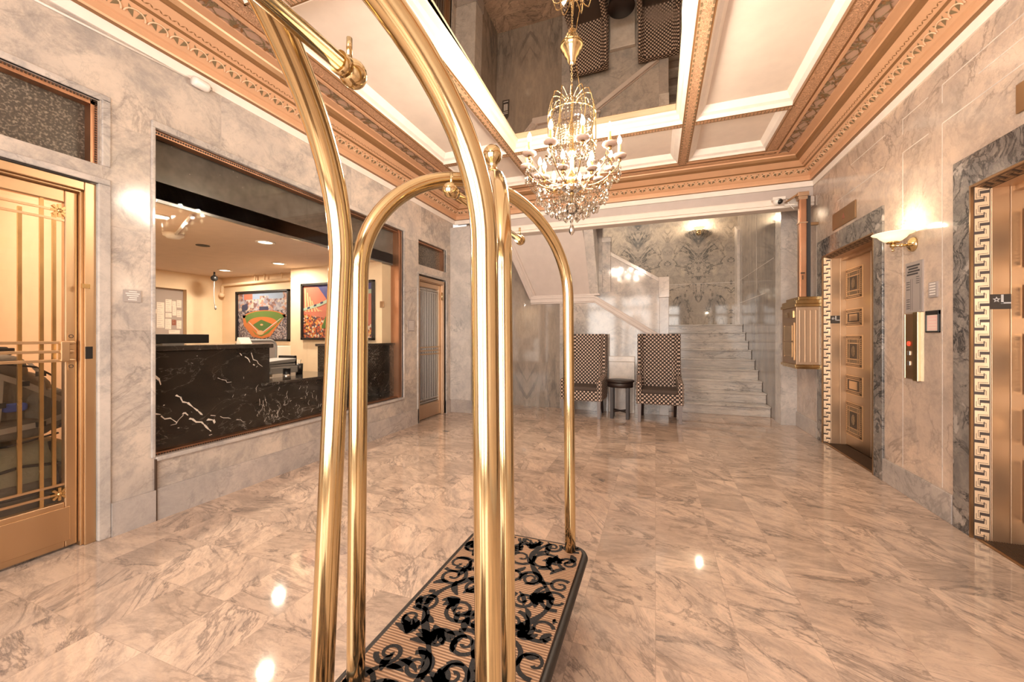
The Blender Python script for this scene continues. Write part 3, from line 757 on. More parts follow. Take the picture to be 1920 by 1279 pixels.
mb.box(XR-.014,XR+.01,a,b2,z0,z0+.012); mb.box(XR-.014,XR+.01,a,b2,z1-.03,z1); mb.box(XR-.014,XR+.01,a,a+.009,z0,z1); mb.box(XR-.014,XR+.01,b2-.009,b2,z0,z1)
obj('frame_edge',mb,M['blackpl'],pf,world=True,bevel=.003)
mb=MB().box(XR-.008,XR+.01,a+.005,b2-.005,z0+.005,z1-.02); mb.k=1
mb.box(XR-.0085,XR,a+.012,b2-.012,z0+.016,z1-.034)
mb.k=0
for i in range(4): mb.box(XR-.0088,XR,a+.025,b2-.025,z0+.03+i*.02,z0+.034+i*.02)
obj('certificate',mb,[M['paper'],M['paperpink']],pf,world=True)

# sconces
def sconce(loc, rot, label, bulb=True, sc=1):
    r=thing('wall_sconce',label,'lamp',loc,rot,'bowl wall sconces')
    # local: wall plane at y=0, room towards -y
    mb=MB().lathe([(0,-.035),(.022,-.034),(.03,-.028),(.045,-.02),(.052,-.008),(.055,0)],24,(0,0,0),'y'); obj('backplate',mb,M['brass'],r)
    mb=MB().tube([(0,-.03,0),(0,-.07,-.003),(0,-.115,0)],.009,10); mb.ball((0,-.068,-.002),.014); mb.ball((0,-.118,0),.02); mb.tube([(0,-.118,-.035),(0,-.118,.02)],.006,8); mb.ball((0,-.118,-.036),.009); obj('arm',mb,M['brass'],r)
    mb=MB().lathe([(.0,.015),(.035,.016),(.04,.024),(.028,.03)],20,(0,-.118,0)); obj('cup',mb,M['brass_d'],r)
    P=[(.02,.026),(.05,.034),(.075,.055),(.09,.075),(.118,.086),(.122,.089),(.116,.091),(.088,.081),(.07,.06),(.045,.041),(.015,.033)]
    mb=MB().lathe(P,32,(0,-.118,0)); obj('glass_bowl',mb,M['frost'],r)
    mb=MB().ball((0,-.118,.075),.022,12,8); obj('bulb',mb,M['sconcebulb'],r)
    return r
sconce((XR,3.72,1.875),-PI/2,'white glass bowl wall sconce on brass arm above the call panel')
sconce((.87,9.3,3.42),0,'glowing bowl wall sconce high on the veined marble above the stair landing')
# mailbox and chute
mx=thing('mail_box','ornate brass mail collection box on the wall left of the far elevator','mailbox',(XR-.12,5.68,.83))
X0=1.535
mb=MB().box(X0,XR+.01,5.41,5.94,.87,1.54); 
for i in range(4): mb.box(X0+.03+i*.052,X0+.045+i*.052,5.402,5.42,.90,1.50)
obj('body',mb,M['bronze'],mx,world=True,bevel=.003)
mb=MB().box(X0-.015,XR+.005,5.395,5.955,1.54,1.575); mb.box(X0-.003,XR+.005,5.405,5.945,1.575,1.62); mb.box(X0+.03,XR,5.44,5.90,1.62,1.66); obj('cornice_cap',mb,M['brass_d'],mx,world=True,bevel=.004)
mb=MB().box(X0-.015,XR+.005,5.395,5.955,.835,.87); mb.box(X0,XR+.005,5.42,5.93,.82,.835); obj('base_ledge',mb,M['brass_d'],mx,world=True,bevel=.004)
mb=MB(); mb.box(X0-.008,X0,5.47,5.88,.92,1.36); mb.k=1; mb.box(X0-.011,X0,5.53,5.82,.96,1.32); mb.k=0; mb.box(X0-.013,X0,5.52,5.535,.95,1.33); mb.box(X0-.013,X0,5.815,5.83,.95,1.33); mb.box(X0-.013,X0,5.52,5.83,1.13,1.145)
obj('front_door',mb,[M['bronze_g'],M['medal']],mx,world=True)
mb=MB().box(X0-.008,X0,5.50,5.60,1.42,1.50); obj('schedule_plate',mb,M['brass'],mx,world=True)
mb=MB().box(X0-.01,X0,5.70,5.80,1.43,1.49); obj('mail_slot',mb,M['medal'],mx,world=True)
ch=thing('mail_chute','tall coppery mail chute rising from the brass mail box','chute',(1.62,5.5,1.66))
mb=MB().box(1.585,1.655,5.47,5.53,1.66,2.84); mb.box(1.592,1.648,5.462,5.54,1.66,2.84); obj('front_rail',mb,M['copper'],ch,world=True,bevel=.003)
mb=MB().box(1.66,1.70,5.49,5.56,1.66,2.84); obj('dark_side',mb,M['ink'],ch,world=True)
mb=MB().box(1.565,1.675,5.45,5.56,2.84,2.885); mb.box(1.575,1.665,5.46,5.55,2.80,2.84); obj('bracket',mb,M['bronze'],ch,world=True,bevel=.003)
mb=MB().box(1.575,1.665,5.457,5.55,2.52,2.535); obj('collar',mb,M['bronze'],ch,world=True,bevel=.003)
mb=MB().prism([(1.48,2.80),(1.57,2.86),(1.57,2.885),(1.45,2.80)],'y',5.5,5.56); obj('strut',mb,M['bronze_d'],ch,world=True)
mb=MB().box(1.655,XR,5.50,5.54,2.50,2.53); obj('strut',mb,M['bronze_d'],ch,world=True)
mb=MB().box(1.593,1.635,5.458,5.462,1.93,1.945); mb.box(1.61,1.618,5.458,5.462,1.86,1.91); obj('lettering',mb,M['key_dark'],ch,world=True)
# dome camera on the beam end, bullet camera at the left cornice
dc=thing('dome_camera','white dome security camera on the beam end near the mail chute','camera',(1.40,5.57,2.84))
mb=MB().lathe([(.055,0),(.055,.03),(.04,.04)],20,(1.40,5.585,2.84),'y'); mb=MB(); mb.box(1.33,1.46,5.52,5.60,2.84,2.875); mb.lathe([(.0,-.055),(.03,-.05),(.05,-.03),(.055,0)],20,(1.39,5.55,2.84)); obj('housing',mb,M['whitepl'],dc,world=True)
mb=MB().ball((1.40,5.525,2.82),.034,14,10); obj('lens_dome',mb,M['blackpl'],dc,world=True)
mb=MB().tube([(1.46,5.56,2.86),(1.50,5.56,2.855),(1.545,5.56,2.855)],.006,6); mb.tube([(1.47,5.55,2.86),(1.49,5.54,2.80),(1.53,5.54,2.74),(1.548,5.53,2.71)],.004,6); mb.box(1.45,1.55,5.53,5.545,2.76,2.775)
tag(obj('camera_cable',mb,M['whitepl']),'loose white cable from the dome camera to the mail chute','cable')
bc=thing('bullet_camera','small white bullet security camera on the left wall under the cornice','camera',(XL,1.84,3.0))
mb=MB().lathe([(.0,0),(.03,.0),(.034,.02),(.034,.085),(.028,.10),(0,.10)],18,(XL+.035,1.80,2.985),'y'); obj('housing',mb,M['whitepl'],bc,world=True)
mb=MB().tube([(XL,1.90,3.01),(XL+.035,1.90,2.99)],.012,8); mb.ball((XL+.035,1.905,2.985),.02); obj('bracket',mb,M['steel'],bc,world=True)
mb=MB().tube([(XL+.006,1.79,3.0),(XL+.006,1.1,2.965),(XL+.006,.4,2.93)],.007,8); tag(obj('cable_run',mb,M['whitepl']),'thin white cable running along the left wall to the bullet camera','cable')
# small plaques
mb=MB().box(XL,XL+.006,1.436,1.522,1.412,1.487); mb.k=1
for i,(a,b2) in enumerate(((1.46,1.50),(1.444,1.514),(1.45,1.508),(1.462,1.50),(1.456,1.50))): mb.box(XL+.006,XL+.007,a,b2,1.474-i*.0125,1.480-i*.0125)
tag(obj('notice_plaque',mb,[M['nickel'],M['lightink']]),'small grey notice plaque with white lettering between glass door and office window','plaque')
mb=MB().box(XL,XL+.006,4.37,4.52,1.26,1.42); mb.k=1
for i in range(6): mb.box(XL+.006,XL+.007,4.39,4.50,1.39-i*.02,1.396-i*.02)
tag(obj('notice_plaque',mb,[M['nickel'],M['lightink']]),'small grey plaque with faint lettering beside the narrow far glass door','plaque')
P=[(-2.575,1.30),(-2.445,1.30),(-2.445,1.56)]+[(-2.51+.065*math.cos(t),1.56+.10*math.sin(t)) for t in [PI*i/10 for i in range(1,10)]]+[(-2.575,1.56)]
mb=MB().prism(P,'y',YA-.012,YA); mb.k=1
for z in (1.555,1.525,1.335): mb.box(-2.555,-2.465,YA-.014,YA-.01,z-.006,z+.006)
for i,x in enumerate((-2.545,-2.525,-2.505,-2.485)): mb.box(x,x+.013,YA-.014,YA-.01,1.38,1.50)
mb.box(-2.545,-2.475,YA-.014,YA-.01,1.38,1.392)
tag(obj('arched_sign',mb,[M['signgrey'],M['lightink']],bevel=.003),'dark arched sign with pale lettering on the alcove wall','sign')

# ------------------------------------------------------------------ left side: doors, window, office
def glass_door(name,y0,y1,zt,mat,full):
    r=sroot(name,(XL-.06,(y0+y1)/2,0)); x=XL-.075
    j=.05
    mb=MB()
    mb.box(XL-.19,XL-.012,y1,y1+j,0,zt+j); mb.box(XL-.19,XL-.012,y0-j,y0,0,zt+j); mb.box(XL-.19,XL-.012,y0,y1,zt,zt+j)
    mb.box(XL-.19,XL-.03,y1-.012,y1,0,zt); mb.box(XL-.19,XL-.03,y0,y0+.012,0,zt); mb.box(XL-.19,XL-.03,y0,y1,zt-.012,zt)
    obj('door_frame',mb,mat,r,world=True,bevel=.004)
    s=.05; zb=.27 if full else .22; zz=zt-.085; a,b2=y0+.014,y1-.014
    mb=MB(); mb.box(x-.02,x+.02,b2-s,b2,.015,zt-.014); mb.box(x-.02,x+.02,a,a+s,.015,zt-.014); mb.box(x-.02,x+.02,a+s,b2-s,.015,zb); mb.box(x-.02,x+.02,a+s,b2-s,zz,zt-.014)
    obj('door_leaf',mb,mat,r,world=True,bevel=.006)
    mb=MB().box(x+.02,x+.026,a+s*.6,b2-s*.6,.05,zb-.03); obj('kick_plate',mb,mat,r,world=True,bevel=.004)
    mb=MB().box(x-.004,x+.004,a+s-.005,b2-s+.005,zb-.005,zz+.005); obj('door_glass',mb,M['glass'],r,world=True)
    return r,x,a+s,b2-s,zb,zz
r,x,ga,gb,zb,zz=glass_door('door_1',.33,1.268,2.035,M['bronze_g'],True)
for i,y in enumerate((1.165,1.118,1.04,.92,.80,.68,.56,.48,.433)):
    hi=zz-.07 if i in (0,8,2,3,4,5,6) else zz; lo=zb+.10 if i in (2,3,4,5,6,0,8) else zb
    mb=MB().box(x+.004,x+.016,y-.0075,y+.0075,lo,hi); obj('grille_bar',mb,M['brass_d'],r,world=True)
for z in (zb+.05,zb+.10,zz-.05,zz-.10):
    mb=MB().box(x+.004,x+.018,ga,gb,z-.006,z+.006); obj('grille_rail',mb,M['bronze_g'],r,world=True)
for z in (1.165,1.115,1.065):
    mb=MB().box(x+.03,x+.045,ga-.02,gb+.03,z-.008,z+.008); obj('push_bar',mb,M['bronze_g'],r,world=True,bevel=.002)
mb=MB().box(x+.02,x+.055,gb-.028,gb+.008,1.06,1.172); mb.box(x+.02,x+.05,gb-.0,gb+.035,1.157,1.172); mb.box(x+.02,x+.05,gb,gb+.035,1.06,1.073); obj('latch_case',mb,M['bronze_g'],r,world=True,bevel=.004)
mb=MB().prism(rr(gb+.012,gb+.036,1.0,1.225,.012),'x',x+.018,x+.024); mb.lathe([(.011,.02),(.011,.03),(.004,.033)],14,(x,gb+.024,1.115),'x'); mb.k=1
for zc in (1.20,1.115,1.03): mb.tube([(x+.025,gb+.024+.009*math.cos(t),zc+.009*math.sin(t)) for t in [2*PI*i/14 for i in range(14)]],.0018,5,closed=True)
obj('lock_plate',mb,[M['bronze_g'],M['key_dark']],r,world=True)
mb=MB().box(XL-.03,XL-.006,1.27,1.30,1.07,1.14); obj('door_sensor',mb,M['blackpl'],r,world=True)
mb=MB().box(XL-.02,XL-.008,1.255,1.29,1.475,1.50); obj('hinge_plate',mb,M['brass_d'],r,world=True)
for zc in (zb+.05,zz-.05):
    mb=MB()
    for k in range(8):
        t=k*PI/4; d=Vector((0,math.cos(t),math.sin(t))); mb.bar(Vector((x+.01,1.185,zc)),Vector((x+.01,1.185,zc))+d*.036,.012,.018,(1,0,0))
    mb.ball((x+.014,1.185,zc),.012,10,8); obj('corner_rosette',mb,M['brass_d'],r,world=True)
r,x,ga,gb,zb,zz=glass_door('door_2',4.67,5.31,1.99,M['bronze'],False)
for i in range(8):
    y=ga+(i+.5)*(gb-ga)/8; mb=MB().box(x+.004,x+.014,y-.006,y+.006,zb+.06,zz-.05); obj('grille_bar',mb,M['steel'],r,world=True)
for z in (zb+.03,zb+.07,zz-.03,zz-.06): mb=MB().box(x+.004,x+.016,ga,gb,z-.005,z+.005); obj('grille_rail',mb,M['steel'],r,world=True)
for z in (1.04,.99,.94): mb=MB().box(x+.025,x+.04,ga-.02,gb+.02,z-.008,z+.008); obj('push_bar',mb,M['bronze_g'],r,world=True,bevel=.002)
mb=MB().tube([(XL-.02,5.29,1.75),(XL-.02,5.29,1.87)],.012,10); obj('hinge',mb,M['brass'],r,world=True)
def transom(name,y0,y1,z0,z1):
    r=sroot(name,(XL-.06,(y0+y1)/2,z0)); 
    mb=MB(); f=.03
    mb.box(XL-.15,XL-.03,y1-f,y1,z0,z1); mb.box(XL-.15,XL-.03,y0,y0+f,z0,z1); mb.box(XL-.15,XL-.03,y0,y1,z1-f,z1)
    mb.k=1
    n=int((z1-z0)/.014)
    for i in range(n): mb.box(XL-.034,XL-.026,y1-.012,y1-.004,z0+(i+.3)*.014,z0+(i+.8)*.014)
    n=int((y1-y0)/.014)
    for i in range(n): mb.box(XL-.034,XL-.026,y0+(i+.3)*.014,y0+(i+.8)*.014,z1-.012,z1-.004)
    obj('window_frame',mb,[M['copper'],M['key_dark']],r,world=True)
    mb=MB().box(XL-.10,XL-.09,y0+f*.5,y1-f*.5,z0,z1-f*.5); obj('window_glass',mb,M['mesh'],r,world=True)
transom('window_2',.30,1.33,2.205,2.585); transom('window_3',4.62,5.36,2.19,2.535)
# marble lip around door 1 and window
mb=MB()
mb.box(XL-.02,XL+.01,1.318,1.376,0,2.094); mb.box(XL-.02,XL+.01,.28,1.376,2.094,2.13); mb.box(XL-.02,XL+.008,1.335,1.376,2.205,2.60); mb.box(XL-.02,XL+.008,.3,1.376,2.585,2.625)
mb.box(XL-.02,XL+.012,1.575,1.598,.41,2.56); mb.box(XL-.02,XL+.016,1.575,4.30,2.555,2.60); mb.box(XL-.03,XL+.02,1.598,4.29,.385,.415); mb.box(XL-.02,XL+.012,4.27,4.30,.385,2.56)
mb.box(XL-.02,XL+.012,4.585,4.62,0,2.06); mb.box(XL-.02,XL+.012,5.36,5.43,0,2.06); mb.box(XL-.02,XL+.01,4.6,5.40,2.06,2.09); mb.box(XL-.02,XL+.01,5.36,5.41,2.19,2.56)
struct('trim_4',mb,M['pale'],bevel=.006)
w=sroot('window_1',(XL-.08,2.93,.41))
mb=MB(); f=.022
mb.box(XL-.10,XL-.03,1.596,4.27,.41,.41+f); mb.box(XL-.10,XL-.03,1.596,4.27,2.56-f-.01,2.56); mb.box(XL-.10,XL-.03,1.596,1.596+.012,.41,2.56); mb.box(XL-.15,XL-.02,4.205,4.27,.41,2.56)
mb.k=1
for i in range(int(2.67/.016)):
    y=1.598+i*.016; mb.box(XL-.034,XL-.026,y,y+.009,.414,.424); mb.box(XL-.034,XL-.026,y,y+.009,2.535,2.547)
obj('window_frame',mb,[M['copper'],M['key_dark']],w,world=True)
for a,b2 in ((1.606,2.84),(2.843,4.21)):
    mb=MB().box(XL-.065,XL-.059,a,b2,.43,2.54); obj('window_pane',mb,M['pane'],w,world=True)
mb=MB().box(XL-.13,XL-.11,1.60,4.21,2.11,2.55); obj('dark_fascia',mb,M['darkglass'],w,world=True)
# office shell
mb=MB(); mb.box(-6.7,-6.5,1.4,2.6,0,2.2); mb.box(-6.7,-6.5,3.784,4.4,0,2.2); mb.box(-6.7,-6.5,2.6,3.784,1.885,2.2); mb.box(-6.7,-6.5,2.6,3.784,0,1.1); mb.k=1; mb.box(-6.68,-6.58,2.62,3.85,1.0,2.0); mb.k=0
mb.box(-6.7,-3.26,4.29,4.4,0,2.2); mb.box(-4.727,-3.2,4.03,4.29,0,2.2); mb.box(-6.7,-3.26,1.45,1.56,0,2.2)
struct('wall_office',mb,[M['cream'],M['niche']])
mb=MB().box(-6.9,-3.17,1.45,4.4,2.13,2.25); struct('ceiling_office',mb,M['officeceil'])
mb=MB().box(-6.5,-3.26,1.56,4.29,0,.01); struct('floor_office',mb,M['officefloor'])
# luggage room behind door 1
mb=MB(); mb.box(-4.9,-4.8,-.4,1.5,0,2.7); mb.box(-4.8,-3.26,1.44,1.5,0,2.7); mb.box(-4.8,-3.26,-.4,-.3,0,2.7); mb.box(-4.9,-3.26,-.4,1.5,2.6,2.7)
struct('wall_luggage_room',mb,M['cream2'])
mb=MB(); mb.box(-4.6,-4.5,4.4,5.7,0,2.7); mb.box(-4.5,-3.26,5.6,5.7,0,2.7); mb.box(-4.5,-3.26,4.4,5.7,2.6,2.7); struct('wall_passage',mb,M['greypaint'])
# front desk
fd=thing('front_desk','black veined marble reception counter behind the office window','desk',(-3.3,2.9,0))
mb=MB(); mb.box(-3.19,-3.15,1.60,2.475,.415,1.10); mb.box(-3.19,-3.15,2.475,3.43,.415,.775); mb.box(-3.19,-3.15,3.43,4.20,.415,1.085)
mb.k=1
rv=random.Random(5)
def streak(y,z,dy,dz,n,w):
    P=[]
    for i in range(n+1):
        f=i/n; P.append((y+dy*f+rv.uniform(-.012,.012),z+dz*f+rv.uniform(-.010,.010)))
    L=math.hypot(dy,dz); px_,pz_=-dz/L,dy/L
    for i in range(n):
        if rv.random()<.18: continue
        (a,b_),(c_,d_)=P[i],P[i+1]; w0=w*rv.uniform(.25,1); w1=w*rv.uniform(.1,.8); X_=-3.1494
        mb.add([(X_,a-px_*w0,b_-pz_*w0),(X_,c_-px_*w1,d_-pz_*w1),(X_,c_+px_*w1,d_+pz_*w1),(X_,a+px_*w0,b_+pz_*w0)],[(0,1,2,3)])
for a in ((1.61,.95,.42,-.42,16,.010),(1.61,.70,.16,-.10,8,.007),(1.80,.66,.20,-.17,10,.008),(2.0,.60,.30,-.12,10,.003),(2.22,1.07,.13,-.12,7,.006),(2.30,1.06,.12,-.14,6,.004),(1.72,.56,.10,.09,5,.003),(2.05,.88,.10,-.05,4,.003)): streak(*a)
for k in range(46):
    y=rv.uniform(2.3,3.3); z=rv.uniform(.46,.74); t=rv.uniform(.9,1.9); l=rv.uniform(.02,.09); streak(y,z,l*math.cos(t),l*math.sin(t),3,.0022)
for k in range(60):
    y=rv.uniform(1.62,4.1); z=rv.uniform(.45,.75 if 2.5<y<3.4 else 1.05); streak(y,z,.006,.004,1,.003)
obj('front_panel',mb,[M['black'],M['vein']],fd,world=True)
mb=MB().box(-3.62,-3.13,1.60,2.50,1.10,1.135); obj('counter_top',mb,M['black_top'],fd,world=True,bevel=.006)
mb=MB().box(-3.62,-3.19,3.40,4.025,1.085,1.115); mb.box(-3.191,-3.13,3.40,4.20,1.085,1.115); obj('counter_top',mb,M['black_top'],fd,world=True,bevel=.006)
mb=MB().box(-3.95,-3.09 if False else -3.13,2.40,3.42,.775,.80); obj('low_counter_top',mb,M['black_top'],fd,world=True,bevel=.006)
mb=MB().box(-3.60,-3.27,2.455,2.478,.01,1.10); mb.box(-3.27,-3.19,2.455,2.478,.42,1.10); obj('side_panel',mb,M['black'],fd,world=True)
mb=MB().box(-3.60,-3.27,3.42,3.44,.01,1.085); mb.box(-3.27,-3.19,3.42,3.44,.42,1.085); obj('side_panel',mb,M['black'],fd,world=True)
mn=thing('monitor','black computer monitor seen from behind on the left office counter','monitor',(-3.40,1.87,1.135))
mb=MB().box(-3.42,-3.38,1.62,2.13,1.145,1.215); mb.box(-3.44,-3.42,1.70,2.05,1.15,1.21); obj('screen_back',mb,M['blackpl'],mn,world=True,bevel=.004)
mb=MB().box(-3.46,-3.36,1.80,1.94,1.135,1.147); obj('stand',mb,M['greypl'],mn,world=True)
oc=thing('office_chair','grey mesh backed office chair behind the low desk','chair',(-4.3,3.0,0))
mb=MB().prism(rr(2.98,3.42,.80,1.14,.07),'x',-4.27,-4.255); obj('mesh_back',mb,M['nickel'],oc,world=True)
P=rr(2.97,3.43,.79,1.15,.08,6); mb=MB().tube([(-4.262,y,z) for y,z in P],.016,8,closed=True); obj('back_frame',mb,M['greypl'],oc,world=True)
mb=MB().box(-4.25,-3.97,2.98,3.42,.44,.50); obj('seat',mb,M['blackpl'],oc,world=True,bevel=.02)
mb=MB().tube([(-4.11,3.2,.06),(-4.11,3.2,.45)],.03,10); mb.tube([(-4.26,3.2,.47),(-4.275,3.2,.85)],.02,8)
for k in range(5): t=k*2*PI/5; mb.bar((-4.11,3.2,.07),(-4.11+.28*math.cos(t),3.2+.28*math.sin(t),.05),.04,.03)
for k in range(5): t=k*2*PI/5; mb.ball((-4.11+.28*math.cos(t),3.2+.28*math.sin(t),.03),.03,8,6)
obj('base',mb,M['blackpl'],oc,world=True)
pr=thing('desk_printer','grey and black desktop printer with paper on the low desk','printer',(-3.6,2.92,.80))
mb=MB().box(-3.75,-3.45,2.72,3.03,.83,.90); mb.box(-3.73,-3.47,2.70,3.02,.90,.925); obj('body',mb,M['greypl'],pr,world=True,bevel=.01)
mb=MB(); mb.hexa([(-3.74,2.68,.925),(-3.46,2.68,.925),(-3.46,3.0,.935),(-3.74,3.0,.935)],[(-3.74,2.66,.955),(-3.46,2.66,.955),(-3.46,3.02,.975),(-3.74,3.02,.975)]); obj('lid',mb,M['greypl'],pr,world=True,bevel=.006)
mb=MB().box(-3.70,-3.44,2.74,2.99,.80,.832); obj('paper_tray',mb,M['paper'],pr,world=True)
mb=MB().box(-3.72,-3.5,3.02,3.06,.80,1.0); obj('side_unit',mb,M['blackpl'],pr,world=True,bevel=.008)
pc=thing('pen_cup','black mesh cup of pens beside the printer','cup',(-3.55,3.12,.8005))
mb=MB().lathe([(.04,0),(.045,.11),(.04,.11),(.036,.01),(0,.01)],16); obj('cup',mb,M['blackpl'],pc)
for k in range(5):
    mb=MB().tube([(.0,.0,.02),(.025*math.cos(k*1.3),.025*math.sin(k*1.3),.15)],.004,6); obj('pen',mb,M['brass' if k%2 else 'paper'],pc)
mb=MB().lathe([(.034,0),(.034,.04),(.032,.042),(.032,.10),(.034,.10),(0,.10)],18); mb.k=0
o=obj('lidded_cup',mb,M['blackpl']); o.location=(-3.24,2.72,.8005); tag(o,'small black and silver cup at the front of the low desk','cup')
o.data.materials.append(M['steel'])
for p in o.data.polygons:
    if p.center.z<.041: p.material_index=1
mb=MB().hexa([(-3.40,2.56,.0+1.136),(-3.34,2.56,1.136),(-3.34,2.66,1.136),(-3.40,2.66,1.136)],[(-3.385,2.56,1.19),(-3.38,2.56,1.19),(-3.38,2.66,1.19),(-3.385,2.66,1.19)])
for v in mb.v: v.y-=.20; 
tag(obj('tent_card',mb,M['paper']),'small white tent card standing at the end of the left counter','card')
mb=MB()
mb.hexa([(-5.35,3.9,.80),(-5.0,3.9,.80),(-5.0,4.27,.80),(-5.35,4.27,.80)],[(-5.35,3.9,1.06),(-5.0,3.9,1.06),(-5.0,4.27,1.06),(-5.35,4.27,1.06)])
mb.box(-5.4,-4.95,3.85,4.28,0,.80)
tag(obj('office_cabinet',mb,M['whitepl'],bevel=.008),'white cabinet under the ballpark picture in the office','cabinet')
# pictures
def picture(name,label,x0,x1,z0,z1,y,build,cat='picture'):
    r=thing(name,label,cat,((x0+x1)/2,y,z0),0,'framed prints in the office')
    f=.03; mb=MB(); mb.box(x0,x1,y-.04,y,z0,z0+f); mb.box(x0,x1,y-.04,y,z1-f,z1); mb.box(x0,x0+f,y-.04,y,z0,z1); mb.box(x1-f,x1,y-.04,y,z0,z1)
    obj('picture_frame',mb,M['blackpl'],r,world=True,bevel=.003)
    mb=MB(); W=x1-x0-2*f; H=z1-z0-2*f; mats=[]
    layer=[0]
    def poly(pts,mat):
        if mat not in mats: mats.append(mat)
        mb.k=mats.index(mat); layer[0]+=1; yy=y-.012-.0004*layer[0]
        mb.add([(x0+f+u*W,yy,z0+f+v*H) for u,v in pts],[list(range(len(pts)))])
    build(poly); obj('print',mb,[M[k] for k in mats],r,world=True)
def arc(cx,cy,rx,ry,a0,a1,n=18): return [(cx+rx*math.cos(a0+(a1-a0)*i/n),cy+ry*math.sin(a0+(a1-a0)*i/n)) for i in range(n+1)]
def ballpark(p):
    p([(0,0),(1,0),(1,1),(0,1)],'crowd'); p([(0,.62),(1,.62),(1,1),(0,1)],'city'); p([(0.1,.86),(.9,.86),(.9,1),(.1,1)],'p_sky')
    p([(.12,.86),(.3,.86),(.3,.98),(.12,.98)],'p_brick'); p([(.45,.80),(.62,.80),(.62,.93),(.45,.93)],'city'); p([(.08,.60),(.2,.64),(.2,.78),(.08,.74)],'p_navy')
    p([(.44,.62),(.62,.62),(.62,.70),(.44,.70)],'p_navy')
    p([(.10,.52)]+arc(.53,.46,.43,.16,PI,0)[::1]+[(.96,.52),(.66,.06),(.50,.01),(.30,.05),(.12,.30)],'p_dirt')
    p([(.15,.46)]+arc(.53,.47,.38,.135,PI,0)+[(.92,.46),(.62,.12),(.48,.06),(.36,.1),(.18,.36)],'p_green')
    p(arc(.50,.34,.30,.14,PI,0)+[(.80,.34),(.50,.09),(.40,.09),(.2,.30)],'p_dirt')
    p([(.50,.14),(.31,.31),(.48,.42),(.70,.32)],'p_green2'); p([(.455,.12),(.47,.12),(.24,.37),(.22,.37)],'p_white'); p([(.47,.13),(.485,.12),(.88,.44),(.86,.44)],'p_white')
    p(arc(.465,.14,.07,.05,0,2*PI),'p_orange'); p(arc(.49,.31,.03,.02,0,2*PI),'p_orange')
def street(p):
    p([(0,0),(1,0),(1,1),(0,1)],'p_blue'); p([(0,0),(1,0),(1,.30),(.62,.34),(.42,.60),(.22,.97),(0,1)],'p_brick'); p([(1,.2),(1,.9),(.82,.6),(.72,.3)],'p_brick')
    for k in range(6): p([(.02+.05*k,.5),(.045+.05*k,.5),(.03+.035*k,.95-.08*k),(.015+.035*k,.95-.08*k)],'p_orange')
    p([(0,0),(1,0),(1,.24),(.6,.30),(.3,.38),(0,.46)],'street'); p([(0,.52),(.25,.60),(.5,.74),(.75,.80),(1,.80),(1,.88),(.75,.88),(.5,.81),(.25,.66),(0,.57)],'p_arch')
    p([(.36,.70),(.52,.82),(.66,.92),(.8,.84),(.66,.86),(.52,.78)],'p_orange')
    for k in range(8): p([(.06+.1*k,.55+.045*min(k,5)),(.10+.1*k,.565+.045*min(k,5)),(.10+.1*k,.60+.045*min(k,5)),(.06+.1*k,.585+.045*min(k,5))],'p_navy')
    p([(.28,.18),(.46,.18),(.44,.36),(.34,.40)],'p_green2')
picture('framed_print','black framed print of a baseball diamond and stands on the office wall',-6.14,-5.03,1.125,1.89,4.285,ballpark)
picture('framed_print','black framed print of a lit street under an arch, right of the ballpark print',-4.503,-3.30,1.15,1.907,4.028,street)
mb=MB().box(-3.225,-3.165,4.02,4.03,1.555,1.635); tag(obj('switch_plate',mb,M['bronze_d'],bevel=.003),'small brass switch plate on the cream office wall','switch')
# papers in the office niche
ppr=[(3.455,1.32,.09,.36),(3.56,1.55,.075,.18),(3.56,1.47,.075,.065),(3.555,1.30,.075,.15),(3.645,1.50,.05,.14),(3.64,1.64,.05,.07),(3.70,1.62,.06,.11),(3.70,1.48,.06,.10),(3.70,1.31,.06,.12),(3.64,1.36,.05,.08),(3.43,1.52,.03,.06),(3.60,1.235,.14,.055)]
plab=['long sheet at the left of the papers in the office niche','tall upper sheet in the middle of the niche papers','short wide slip under the tall middle sheet','lower middle sheet of the niche papers','narrow sheet right of the tall middle one','small sheet above the narrow one in the niche','topmost sheet at the right edge of the niche','middle sheet at the right edge of the niche','lowest sheet at the right edge of the niche','dark toned photo sheet low among the niche papers','tiny sheet by the window edge of the niche','bottom slip lying lowest of the niche papers']
for i,(y,z,wd,hh) in enumerate(ppr):
    mb=MB().box(-6.58,-6.577,y,y+wd,z,z+hh); mb.k=1
    for k in range(int(hh/.03)): mb.box(-6.577,-6.5765,y+.008,y+wd*(.6+.3*((k*7)%3)/2)-.008,z+hh-.02-k*.03,z+hh-.015-k*.03)
    tag(obj('pinned_paper',mb,[M['redmark'] if i==9 else M['paper'],M['nickel']]),plab[i],'paper','papers pinned in the office niche')
# office ceiling items
for i,(X_,Y_) in enumerate(((-3.62,1.90),(-3.62,2.80),(-4.52,3.68),(-5.70,3.80))):
    r=thing('downlight',['round recessed ceiling light nearest the left end of the office window','round recessed ceiling light near the middle of the office window glass','round recessed ceiling light above the street print','round recessed ceiling light above the ballpark print'][i],'light',(X_,Y_,2.13),0,'office downlights')
    mb=MB().lathe([(.085,0),(.085,-.006),(.065,-.008),(.062,0)],24); obj('rim',mb,M['whitepl'],r)
    mb=MB().lathe([(.0,-.003),(.062,-.003)],20); obj('lens',mb,M['downlight'],r)
sd=thing('smoke_detector','white round smoke detector on the office ceiling','detector',(-4.1,2.28,2.13))
mb=MB().lathe([(0,-.045),(.05,-.043),(.06,-.03),(.075,-.025),(.08,0)],20); obj('body',mb,M['whitepl'],sd)
mb=MB().tube([(-3.3,1.95,2.11),(-4.03,2.26,2.115)],.012,8); tag(obj('conduit',mb,M['whitepl']),'white surface conduit running to the smoke detector','conduit')
